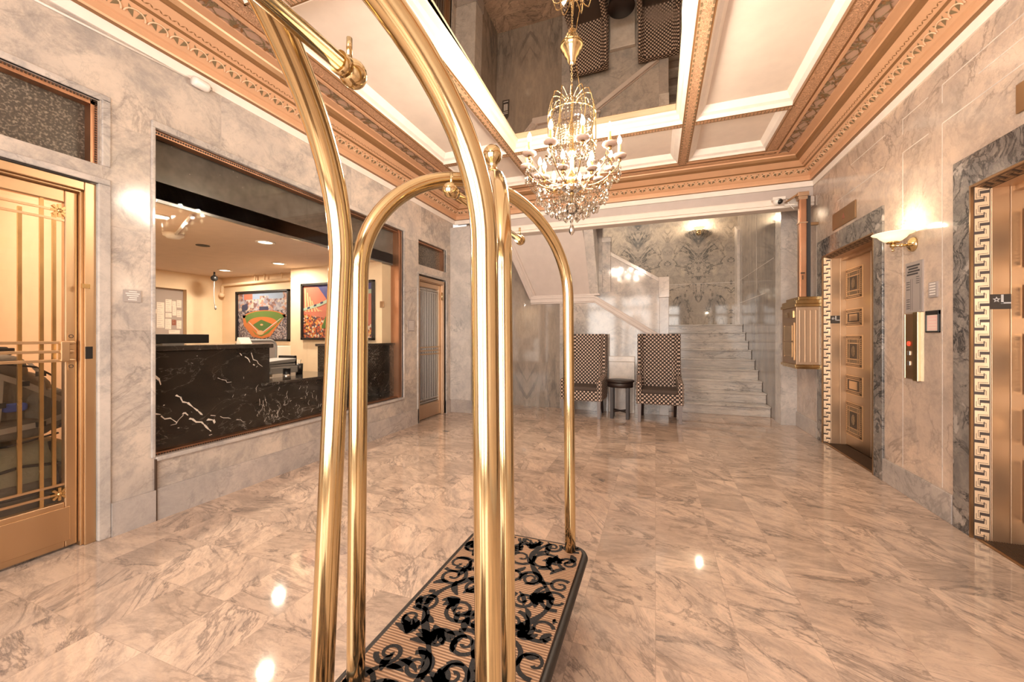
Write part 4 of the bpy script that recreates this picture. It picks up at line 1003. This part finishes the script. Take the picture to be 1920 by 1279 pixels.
mb=MB().lathe([(.06,-.004),(.06,0)],18,(-4.35,2.68,2.13)); tag(obj('ceiling_vent',mb,M['ink']),'small dark round ceiling hole beyond the smoke detector','vent')
sp=thing('pendant_camera','small black camera hanging from the office ceiling with a dangling cord','camera',(-6.0,3.85,2.13))
mb=MB().tube([(0,0,0),(0,0,-.06)],.012,8); mb.ball((0,0,-.09),.045,12,8); obj('head',mb,M['blackpl'],sp)
mb=MB().tube([(0,0,-.12),(-.01,0,-.3),(0,.0,-.45),(.02,.0,-.5)],.006,6); mb.ball((.025,0,-.52),.015,8,6,(1,1,2)); obj('cord',mb,M['greypl'],sp)
mb=MB().tube([(-6.42,4.24,1.86),(-6.42,4.24,1.98),(-6.41,4.24,2.0),(-6.38,4.24,2.005),(-5.0,4.24,2.03)],.022,10); mb.ball((-6.42,4.23,1.85),.04,10,8)
for x_ in (-5.7,-5.5,-5.15): mb.tube([(x_,4.24,2.02),(x_,4.24,2.13)],.012,8)
tag(obj('sprinkler_pipe',mb,M['cream']),'cream painted sprinkler pipe along the wall above the ballpark print','pipe')

# luggage seen through door 1
bp_=thing('backpack','dark olive trekking backpack with grey straps and blue tag behind the glass door','backpack',(-3.60,1.075,.60))
def blob(mb,c,s,n=20,m=14,pw=.6,noise=.03):
    st=len(mb.v); mb.ball((0,0,0),1,n,m)
    for i in range(st,len(mb.v)):
        v=mb.v[i]; q=Vector([math.copysign(abs(a)**pw,a) for a in v])
        k=1+noise*math.sin(7*q.x+3*q.z)*math.cos(5*q.y+4*q.z)
        mb.v[i]=Vector((c[0]+q.x*s[0]*k,c[1]+q.y*s[1]*k,c[2]+q.z*s[2]*k))
mb=MB(); blob(mb,(0,.0,.20),(.20,.24,.20)); blob(mb,(.02,-.06,.40),(.16,.19,.10)); obj('pack_body',mb,M['bag'],bp_,smooth_all=True)
mb=MB(); blob(mb,(.13,.17,.16),(.09,.10,.13)); blob(mb,(.16,-.02,.07),(.08,.22,.06)); obj('side_pocket',mb,M['bag'],bp_,smooth_all=True)
mb=MB(); blob(mb,(.06,-.20,.24),(.12,.06,.2)); obj('back_pad',mb,M['bagblack'],bp_,smooth_all=True)
mb=MB()
obj_straps=[[(.16,-.16,.46),(.215,-.06,.40),(.238,.06,.33),(.235,.17,.25),(.19,.26,.19)],[(.235,-.24,.12),(.255,-.05,.075),(.25,.12,.09),(.22,.27,.13)],[(.13,-.20,.48),(.19,-.27,.36),(.205,-.26,.2),(.20,-.2,.08)],[(.17,.10,.45),(.225,.13,.38),(.24,.14,.26)],[(.235,-.02,.36),(.25,-.03,.22),(.25,-.04,.10)]]
for k_,P_ in enumerate(obj_straps):
    mb=MB()
    for a_,b_ in zip(P_,P_[1:]): mb.bar(a_,b_,.030 if k_<3 else .016,.006,(1,.1,.1))
    mb.k=1; q_=Vector(P_[len(P_)//2]); mb.box(q_.x-.004,q_.x+.008,q_.y-.02,q_.y+.02,q_.z-.014,q_.z+.014)
    obj('strap',mb,[M['strap'],M['bagblack']],bp_)
mb=MB(); mb.tube([(.19,-.1,.44),(.215,0,.445),(.20,.12,.42),(.17,.2,.36)],.006,6); mb.tube([(.245,.20,.06),(.24,.26,.14),(.22,.27,.24)],.006,6); mb.tube([(.23,-.2,.0),(.25,0,-.01),(.23,.2,.02)],.006,6); obj('zip',mb,M['bagblack'],bp_)
mb=MB(); blob(mb,(.225,.03,.20),(.012,.05,.025),12,8); obj('luggage_tag',mb,M['bluetag'],bp_,smooth_all=True)
mb=MB(); mb.tube([(.0,-.03,.49),(.0,.0,.53),(.0,.07,.525),(.0,.09,.49)],.014,8); mb.box(-.02,.02,-.06,.10,.50,.53); obj('top_handle',mb,M['bagblack'],bp_,bevel=.004)
sb=thing('duffel_bag','khaki canvas duffel bag under the backpack','bag',(-3.62,1.13,0))
mb=MB(); blob(mb,(0,0,.295),(.24,.27,.285),24,16,.45,.02); obj('bag_body',mb,M['bag2'],sb,smooth_all=True)
mb=MB(); blob(mb,(.215,.02,.22),(.05,.2,.14),20,12,.45,.02); obj('front_pocket',mb,M['bag'],sb,smooth_all=True)
mb=MB(); mb.tube([(.22,-.22,.40),(.25,-.12,.44),(.25,0,.46),(.25,.14,.44),(.22,.24,.40)],.008,6); mb.tube([(.255,-.21,.3),(.285,0,.3),(.255,.22,.3)],.012,6); mb.tube([(.23,-.14,.03),(.27,-.13,.3),(.20,-.12,.57)],.012,6); mb.tube([(.23,.15,.03),(.27,.14,.3),(.20,.13,.57)],.012,6); obj('piping',mb,M['bagblack'],sb)
sb2=thing('suitcase','soft khaki suitcase with dark trim standing left of the duffel bag','suitcase',(-3.60,.66,0))
mb=MB(); blob(mb,(0,0,.29),(.16,.19,.27),22,14,.4,.015); obj('case_body',mb,M['bag2'],sb2,smooth_all=True)
mb=MB(); mb.tube([(.16,-.15,.05),(.17,-.15,.5),(.17,.13,.5),(.16,.15,.05)],.012,6); mb.tube([(.165,-.17,.30),(.175,.17,.30)],.014,6); obj('trim',mb,M['bagblack'],sb2)
mb=MB(); mb.tube([(-.02,-.07,.55),(-.02,-.06,.585),(-.02,.06,.585),(-.02,.07,.55)],.012,6); obj('handle',mb,M['bagblack'],sb2)

# ------------------------------------------------------------------ chairs and table
def armchair(label,loc,rot):
    r=thing('high_back_armchair',label,'chair',loc,rot,'high-backed chairs by the stairs')
    w=.30
    # backrest: padded slab, slightly reclined, shallow wings
    mb=MB()
    n=8; zs=[.36+i*(1.235-.36)/n for i in range(n+1)]
    def yb(z): return .15+.07*(z-.36)
    L=[]
    cols=[-w,-w+.035,-w+.10,-.1,.1,w-.10,w-.035,w]
    yo=[-.075,-.085,.0,.012,.012,.0,-.085,-.075]
    V=[];
    for z in zs:
        k=1 if z>.55 else .6
        row=[(x,yb(z)+o*k,z) for x,o in zip(cols,yo)]+[(w,yb(z)+.10,z),(-w,yb(z)+.10,z)]
        V+=row
    m_=len(cols)+2; F=[]
    for i in range(n):
        for j in range(m_):
            k=(j+1)%m_; F.append((i*m_+j,i*m_+k,(i+1)*m_+k,(i+1)*m_+j))
    F.append(list(range(m_-1,-1,-1))); F.append([n*m_+j for j in range(m_)])
    mb.add(V,F); obj('backrest',mb,M['lattice'],r,bevel=.012)
    mb=MB().box(-w+.03,w-.03,-.27,.20,.25,.40); obj('seat_base',mb,M['lattice'],r,bevel=.012)
    mb=MB(); 
    st=len(mb.v); mb.prism(rr(-w+.06,w-.06,-.27,.18,.03),'z',.40,.455); obj('seat_cushion',mb,M['seatfab'],r,bevel=.018,seg=3)
    for s in (-1,1):
        mb=MB(); x0,x1=sorted((s*w,s*(w-.065)))
        mb.prism([(-.285,.25),(.22,.25),(.22,.70),(.10,.62),(-.05,.585),(-.25,.565),(-.285,.55)],'x',x0-.01*(s<0),x1+.01*(s>0)); obj('armrest',mb,M['lattice'],r,bevel=.02,seg=3)
    for s in (-1,1):
        mb=MB(); x=s*(w-.035)
        mb.hexa([(x-.018,-.268,0),(x+.018,-.268,0),(x+.018,-.232,0),(x-.018,-.232,0)],[(x-.026,-.278,.255),(x+.026,-.278,.255),(x+.026,-.222,.255),(x-.026,-.222,.255)]); obj('leg',mb,M['greyleg'],r,bevel=.003)
        mb=MB(); x=s*(w-.07)
        mb.hexa([(x-.018,.232,0),(x+.018,.232,0),(x+.018,.268,0),(x-.018,.268,0)],[(x-.024,.13,.27),(x+.024,.13,.27),(x+.024,.19,.27),(x-.024,.19,.27)]); obj('leg',mb,M['wood'],r,bevel=.003)
    return r
c1=armchair('dotted high-backed armchair at the foot of the marble stairs, right of the round table',(.048,6.045,0),.02)
dup(c1,(-1.02,6.02,0),-.05,'dotted high-backed armchair left of the round table, partly behind a cart pole')
tb=thing('side_table','small dark round side table between the two dotted armchairs','table',(-.49,5.99,0))
mb=MB().lathe([(0,.53),(.197,.53),(.203,.537),(.203,.548),(.197,.555),(0,.555)],36); obj('tabletop',mb,M['wood'],tb)
mb=MB().lathe([(.185,.455),(.185,.53),(.17,.53),(.17,.455),(.185,.455)],32); obj('apron',mb,M['wood'],tb)
for k in range(4):
    t=PI/4+k*PI/2; x,y=.155*math.cos(t),.155*math.sin(t); mb=MB().box(x-.022,x+.022,y-.022,y+.022,0,.53); obj('leg',mb,M['wood'],tb,bevel=.003)
mb=MB(); mb.bar((-.11,-.11,.10),(.11,.11,.10),.02,.02); mb.bar((.11,-.11,.10),(-.11,.11,.10),.02,.02); obj('stretcher',mb,M['wood'],tb)

# ------------------------------------------------------------------ luggage carts
def cart(label, cx, yn, yf, hw, tops, hub, zh, lean, deckz=.25, dk=None, seed=3):
    # tops: (x, y) of the four tubes near-left, near-right, far-left, far-right at the spring of the arch
    rnd=random.Random(seed)
    yc=(yn+yf)/2
    r=thing('luggage_cart',label,'cart',(cx,yc,0),0,'brass luggage carts')
    dx0,dx1,dy0,dy1=cx-hw,cx+hw,yn,yf
    mb=MB().prism(rr(dx0,dx1,dy0,dy1,.06,6),'z',deckz-.05,deckz-.008); obj('deck',mb,M['wood'],r,world=True)
    mb=MB().tube([(x,y,deckz-.02) for x,y in rr(dx0-.004,dx1+.004,dy0-.004,dy1+.004,.064,8)],.017,8,closed=True); obj('bumper',mb,M['rubber'],r,world=True)
    mb=MB().prism(rr(dx0+.006,dx1-.006,dy0+.006,dy1-.006,.055,6),'z',deckz-.008,deckz); mb.k=1
    z=deckz+.0012
    def ribbon(pts,ws):
        P=[Vector((p[0],p[1],z)) for p in pts]; vs=[];
        for i,p in enumerate(P):
            d=(P[min(i+1,len(P)-1)]-P[max(i-1,0)]).normalized(); nrm=Vector((-d.y,d.x,0))
            vs+= [p+nrm*ws[i]/2,p-nrm*ws[i]/2]
        mb.add(vs,[(2*i,2*i+1,2*i+3,2*i+2) for i in range(len(P)-1)])
    def inside(x,y,mg=.012): return dx0+mg<x<dx1-mg and dy0+mg<y<dy1-mg
    def clip(pts,ws):
        run_p=[];run_w=[]
        for p,w_ in zip(pts,ws):
            if inside(*p): run_p.append(p); run_w.append(w_)
            else:
                if len(run_p)>1: ribbon(run_p,run_w)
                run_p=[];run_w=[]
        if len(run_p)>1: ribbon(run_p,run_w)
    def spiral(x,y,a,R,turn,s,w0=.008,w1=.017):
        pts=[];ws=[];n=26
        for i in range(n+1):
            f=i/n; rad=R*(1-f)**.8+.006; t=a+s*turn*2*PI*f
            pts.append((x+rad*math.cos(t),y+rad*math.sin(t))); ws.append(w1*(1-f)+w0*f+(.008*math.exp(-((f-1)/.06)**2)))
        clip(pts,ws)
    def leaf(x,y,a,L,W):
        n=8; pts=[(x+L*i/n*math.cos(a+.5*i/n),y+L*i/n*math.sin(a+.5*i/n)) for i in range(n+1)]
        clip(pts,[W*math.sin(PI*(i+.4)/(n+.8))+.003 for i in range(n+1)])
    # main stems meandering along the deck, with spirals and acanthus leaves
    for sx,ph in ((-.5,0),(.5,1.9)):
        pts=[];ws=[]
        n=90
        for i in range(n+1):
            y=dy0+(dy1-dy0)*i/n; x=cx+hw*sx+.075*math.sin((y-dy0)*11+ph); pts.append((x,y)); ws.append(.021+.006*math.sin(i*.5))
        clip(pts,ws)
    k=0; y=dy0+.05
    while y<dy1:
        for sx in (-.78,-.34,.06,.42,.82):
            x=cx+hw*sx+rnd.uniform(-.015,.015); yy=y+rnd.uniform(-.03,.03)
            s=1 if (k%2) else -1
            spiral(x,yy,rnd.uniform(0,6.28),rnd.uniform(.035,.062),rnd.uniform(1.2,1.9),s)
            for q in range(3): leaf(x+rnd.uniform(-.05,.05),yy+rnd.uniform(-.05,.05),rnd.uniform(0,6.28),rnd.uniform(.045,.085),rnd.uniform(.014,.026))
            a0=rnd.uniform(0,6.28)
            if rnd.random()<.55:
                for q in range(4): leaf(x+.03*math.cos(a0),yy+.06+.02*math.sin(a0),a0+q*.42-.6,.065,.021)
            k+=1
        y+=.128
    obj('carpet',mb,[M['carpet'],M['pile']],r,world=True)
    hubv=Vector((hub[0],hub[1],zh)); z0=1.36
    for (x,y),(lx,ly) in zip(tops,lean):
        base=Vector((x+lx,y+ly,deckz-.03)); top=Vector((x,y,z0)); hv=Vector((hub[0]-x,hub[1]-y,0))
        pts=[base+(top-base)*(i/8) for i in range(8)]
        N=22
        for i in range(N+1):
            t=PI/2*i/N; pts.append(Vector((x,y,0))+hv*(1-math.cos(t))+Vector((0,0,z0+(zh-z0)*math.sin(t))))
        mb=MB().tube(pts,.0238,20); obj('arch_tube',mb,M['brass'],r,world=True)
    mb=MB().lathe([(.0,-.06),(.03,-.055),(.036,-.03),(.036,.03),(.03,.05),(.02,.06)],24,hubv); mb.box(hub[0]-.035,hub[0]+.035,hub[1]-.035,hub[1]+.035,zh-.032,zh+.032); obj('hub',mb,M['brass'],r,world=True,bevel=.006)
    mb=MB().lathe([(.026,.03),(.022,.05),(.014,.07),(.018,.085),(.027,.092),(.033,.104),(.035,.118),(.031,.134),(.02,.147),(.008,.152),(0,.152)],24,hubv); obj('finial',mb,M['brass'],r,world=True)
    hz=1.62; L=.30
    mb=MB().tube([(hub[0],hub[1]-L,hz),(hub[0],hub[1]+L,hz)],.0125,14); mb.tube([(hub[0],hub[1],hz),(hub[0],hub[1],zh-.05)],.014,12); hr=obj('hanging_rail',mb,M['brass'],r,world=True)
    for s in (-1,1):
        mb=MB().ball((hub[0],hub[1]+s*(L+.012),hz),.022,16,12); mb.tube([(hub[0],hub[1]+s*(L-.02),hz),(hub[0],hub[1]+s*(L-.005),hz)],.017,14); obj('ball_end',mb,M['brass'],hr,world=True)
        mb=MB().tube([(hub[0],hub[1]+s*(L+.004),hz+.018),(hub[0],hub[1]+s*(L+.004),hz+.052)],.0045,8); obj('peg',mb,M['brass'],hr,world=True)
    for x in (dx0+.08,dx1-.08):
        for y in (dy0+.10,dy1-.10):
            mb=MB().lathe([(0,-.018),(.078,-.018),(.085,-.01),(.085,.01),(.078,.018),(0,.018)],24,(x,y,.085),'x'); wh=obj('wheel',mb,M['rubber'],r,world=True)
            mb=MB(); mb.box(x-.03,x-.022,y-.02,y+.02,.08,.2); mb.box(x+.022,x+.03,y-.02,y+.02,.08,.2); mb.tube([(x-.03,y,.085),(x+.03,y,.085)],.008,8); obj('caster_fork',mb,M['steel'],wh,world=True)
    return r
cart('brass luggage cart with scroll patterned carpet deck, standing nearer the stairs and chairs',-.558,.80,1.765,.262,
     [(-.745,.845),(-.365,.93),(-.765,1.70),(-.362,1.71)],(-.555,1.31),1.74,[(-.012,0),(.022,-.03),(-.006,0),(.008,.01)])
cart('brass luggage cart closest to the camera, its tall curved poles crossing the foreground',-.46,-.30,.70,.265,
     [(-.66,-.23),(-.27,-.23),(-.618,.648),(-.283,.632)],(-.455,.19),1.74,[(-.02,0),(.02,0),(-.048,-.02),(.012,0)],seed=5)

# ------------------------------------------------------------------ chandelier
chx,chy=-.615,3.04
cz=lambda z: z-3.47
chn=thing('chandelier','crystal and brass candle chandelier hanging from the mirrored ceiling','chandelier',(chx,chy,3.47))
mb=MB().lathe([(.09,0),(.09,-.015),(.078,-.022),(.074,-.04),(.06,-.05),(.055,-.08),(.035,-.10),(.03,-.13),(.012,-.145),(0,-.145)],28); obj('canopy',mb,M['brass'],chn)
mb=MB(); z=-.145; i=0
while z>-.40:
    pts=[]
    for k in range(12):
        t=2*PI*k/12; a=.007*math.cos(t); b2=.014*math.sin(t)
        pts.append((a if i%2 else 0,0 if i%2 else a,z-.012+b2))
    mb.tube(pts,.0025,5,closed=True); z-=.021; i+=1
obj('chain',mb,M['brass'],chn)
mb=MB().tube([(.03,0,-.12),(.05,.01,-.26),(.075,.02,-.43)],.0025,6); obj('cord',mb,M['brass_d'],chn)
mb=MB().lathe([(0,-.38),(.012,-.385),(.02,-.40),(.01,-.43),(.008,-.62),(.022,-.66),(.012,-.70),(.018,-.80),(.035,-.84),(.018,-.88),(.014,-.98),(.045,-1.03),(.06,-1.07),(.045,-1.12),(.02,-1.15),(.012,-1.25),(0,-1.27)],20); obj('stem',mb,M['brass_d'],chn)
# crown: arching gilt ribs and bead strings
for k in range(12):
    t=2*PI*k/12; ct,st_=math.cos(t),math.sin(t); pts=[]
    for i in range(15):
        f=i/14; rr_=.03+.155*math.sin(min(1,f*1.9)*PI/2); zz_=-.43+.055*math.sin(min(1,f*2.2)*PI)-.50*max(0,f-.28)
        tw=t+.25*math.sin(f*PI); pts.append((rr_*math.cos(tw),rr_*math.sin(tw),zz_))
    mb=MB().tube(pts,.0045,6); obj('crown_rib',mb,M['brass'],chn)
mb=MB()
for z_,r_ in ((-.55,.186),(-.80,.185)): mb.tube([(r_*math.cos(2*PI*i/36),r_*math.sin(2*PI*i/36),z_) for i in range(36)],.004,6,closed=True)
obj('crown_ring',mb,M['brass'],chn)
# beads: strings down the cage, swags below (uncounted)
def octa(mb,p,r,h):
    p=Vector(p); mb.add([p+Vector((0,0,h)),p+Vector((r,0,0)),p+Vector((0,r,0)),p+Vector((-r,0,0)),p+Vector((0,-r,0)),p-Vector((0,0,h))],[(0,1,2),(0,2,3),(0,3,4),(0,4,1),(5,2,1),(5,3,2),(5,4,3),(5,1,4)])
mb=MB()
for k in range(36):
    t=2*PI*k/36
    for i in range(17):
        r_=.18-.035*math.sin(i/16*PI); octa(mb,(r_*math.cos(t),r_*math.sin(t),-.50-i*.0235),.0085,.011)
for k in range(24):
    t=2*PI*k/24
    for i in range(14):
        f=i/13; r_=.33-.24*f; octa(mb,(r_*math.cos(t+.2*f),r_*math.sin(t+.2*f),-1.03-.16*math.sin(f*PI*.9)-.12*f),.011,.013)
for k in range(10):
    t0=2*PI*k/10; t1=2*PI*(k+1)/10
    for i in range(13):
        f=i/12; t=t0+(t1-t0)*f; octa(mb,(.36*math.cos(t),.36*math.sin(t),-1.0-.06*math.sin(f*PI)),.009,.011)
bo=obj('crystal_bead_strings',mb,M['crystal'],chn); bo['kind']='stuff'
def branch(n,R,zc,off,big):
    for k in range(n):
        t=2*PI*(k+off)/n; ct,st_=math.cos(t),math.sin(t)
        pts=[]
        for i in range(13):
            f=i/12; r_=.03+(R-.03)*f; zz_=-1.08-.045*math.sin(f*PI*.8)+ (zc+1.08)*f**2.2
            pts.append((r_*ct,r_*st_,zz_))
        mb=MB().tube(pts,.004,7); mb.lathe([(.004,-.02),(.014,-.012),(.01,0),(.016,.01)],10,(R*ct,R*st_,zc)); a=obj('candle_arm',mb,M['brass_d'],chn)
        W=.052 if big else .042
        mb=MB(); P=[(.012,.012),(W*.7,.012),(W,.022),(W*1.02,.034),(W*.9,.036),(W*.55,.022),(.012,.02)]
        st0=len(mb.v); mb.lathe(P,24,(R*ct,R*st_,zc))
        for i_,v in enumerate(mb.v):
            j=i_%24
            if j%2: d=Vector((v.x-R*ct,v.y-R*st_,0))*-.08; mb.v[i_]=v+d
        obj('drip_pan',mb,M['frostpan'],a)
        h=.115 if big else .085
        mb=MB().lathe([(.0115,.02),(.0115,h),(.006,h+.004)],12,(R*ct,R*st_,zc)); obj('candle_sleeve',mb,M['candle'],a)
        mb=MB().lathe([(0,0),(.011,.006),(.017,.022),(.014,.042),(.005,.064),(0,.072)],12,(R*ct,R*st_,zc+h+.002)); obj('flame_bulb',mb,M['flame'],a)
        L=bpy.data.lights.new('candle_light','POINT'); L.energy=9.5 if big else 7; L.color=(1,.87,.71); L.shadow_soft_size=.02
        lo=bpy.data.objects.new('candle_light',L); C.objects.link(lo); lo.location=(chx+R*ct,chy+R*st_,3.47+zc+h+.10)
branch(10,.36,-.93,.15,True); branch(6,.215,-1.06,.4,False)
# crystal pendants: one mesh, copies
mb=MB(); mb.lathe([(0,.014),(.004,.012),(.006,.0),(.012,-.016),(.011,-.024),(.005,-.033),(0,-.036)],8,smooth=False); mb.tube([(0,0,.012),(0,0,.032)],.0012,4)
pd=obj('crystal_pendant',mb,M['crystal'],chn)
spots=[]
for k in range(10):
    t=2*PI*(k+.15)/10
    for q in (-.1,0,.1): spots.append((.36*math.cos(t+q),.36*math.sin(t+q),-.985-.03*(q==0)))
for k in range(26): t=2*PI*k/26; spots.append((.27*math.cos(t),.27*math.sin(t),-1.17-.01*(k%3)))
for k in range(22): t=2*PI*(k+.5)/22; spots.append((.20*math.cos(t),.20*math.sin(t),-1.25-.012*(k%2)))
for k in range(14): t=2*PI*k/14; spots.append((.12*math.cos(t),.12*math.sin(t),-1.30))
for k in range(7): t=2*PI*k/7; spots.append((.055*math.cos(t),.055*math.sin(t),-1.33))
for i,s in enumerate(spots):
    o=pd if i==0 else pd.copy()
    if i: C.objects.link(o); o.parent=chn
    o.location=s; o.scale=(1.25,1.25,1.25); o.rotation_euler=(0,0,i*.7)
mb=MB().ball((0,0,-1.27),.05,12,9); obj('crystal_ball',mb,M['crystal'],chn)
mb=MB().lathe([(0,-1.33),(.006,-1.34),(.004,-1.38),(.010,-1.40),(.024,-1.435),(.022,-1.455),(.010,-1.475),(0,-1.48)],10,smooth=False); obj('bottom_drop',mb,M['crystal'],chn)
mb=MB(); mb.lathe([(.02,-1.09),(.075,-1.10),(.085,-1.115),(.05,-1.14),(.02,-1.15)],20); obj('bowl_ring',mb,M['crystal'],chn)

# ------------------------------------------------------------------ lights
def area(name,loc,rot,sx,sy,p,col=(1,1,1)):
    L=bpy.data.lights.new(name,'AREA'); L.shape='RECTANGLE'; L.size=sx; L.size_y=sy; L.energy=p; L.color=col
    o=bpy.data.objects.new(name,L); C.objects.link(o); o.location=loc; o.rotation_euler=rot; return o
def point(name,loc,p,col,r=.05):
    L=bpy.data.lights.new(name,'POINT'); L.energy=p; L.color=col; L.shadow_soft_size=r
    o=bpy.data.objects.new(name,L); C.objects.link(o); o.location=loc; return o
WARM=(1,.80,.56)
for x_ in (-1.87,-.65,.57): area('entrance_daylight',(x_,YF-.22,1.42),(PI/2,0,0),.95,2.4,66,(1,.92,.84))
point('near_bay_fill',(-.62,-.35,2.75),12,(1,.92,.82),.25)  # unseen fill added above the camera to even the light, no fixture
point('sconce_light',(XR-.13,3.72,1.98),9,WARM,.04)
point('landing_sconce_light',(.87,9.15,3.56),22,WARM,.04)
for X_,Y_ in ((-3.62,1.90),(-3.62,2.80),(-4.52,3.68),(-5.70,3.80)):
    area('downlight_light',(X_,Y_,2.115),(0,0,0),.08,.08,18,(1,.86,.70))
area('luggage_room_light',(-4.0,.5,2.58),(0,0,0),.6,.6,32,(1,.88,.73))
area('passage_light',(-3.9,5.0,2.58),(0,0,0),.3,.3,4,WARM)
area('stairwell_light',(-.6,7.9,4.55),(0,0,0),1.6,1.0,58,(1,.86,.70))
w=bpy.data.worlds.new('World'); bpy.context.scene.world=w; w.use_nodes=True
bg=w.node_tree.nodes['Background']; bg.inputs[0].default_value=(1,.94,.88,1); bg.inputs[1].default_value=1.0

# ------------------------------------------------------------------ camera
cam=bpy.data.cameras.new('camera'); co=bpy.data.objects.new('camera',cam); C.objects.link(co)
cam.sensor_width=36; cam.lens=36*735/1920; cam.shift_y=-9/1920; cam.clip_start=.02
co.location=(0,0,1.2); co.rotation_euler=(PI/2,0,math.atan(269/735))
sc=bpy.context.scene; sc.camera=co
sc.view_settings.view_transform='Standard'; sc.view_settings.look='None'; sc.view_settings.gamma=1; sc.view_settings.use_curve_mapping=False
sc.view_settings.exposure=0.33
cy=sc.cycles; cy.use_denoising=True; cy.adaptive_threshold=.02; cy.max_bounces=14; cy.diffuse_bounces=7; cy.glossy_bounces=6; cy.transparent_max_bounces=24
cy.caustics_reflective=False; cy.caustics_refractive=False; cy.sample_clamp_indirect=6
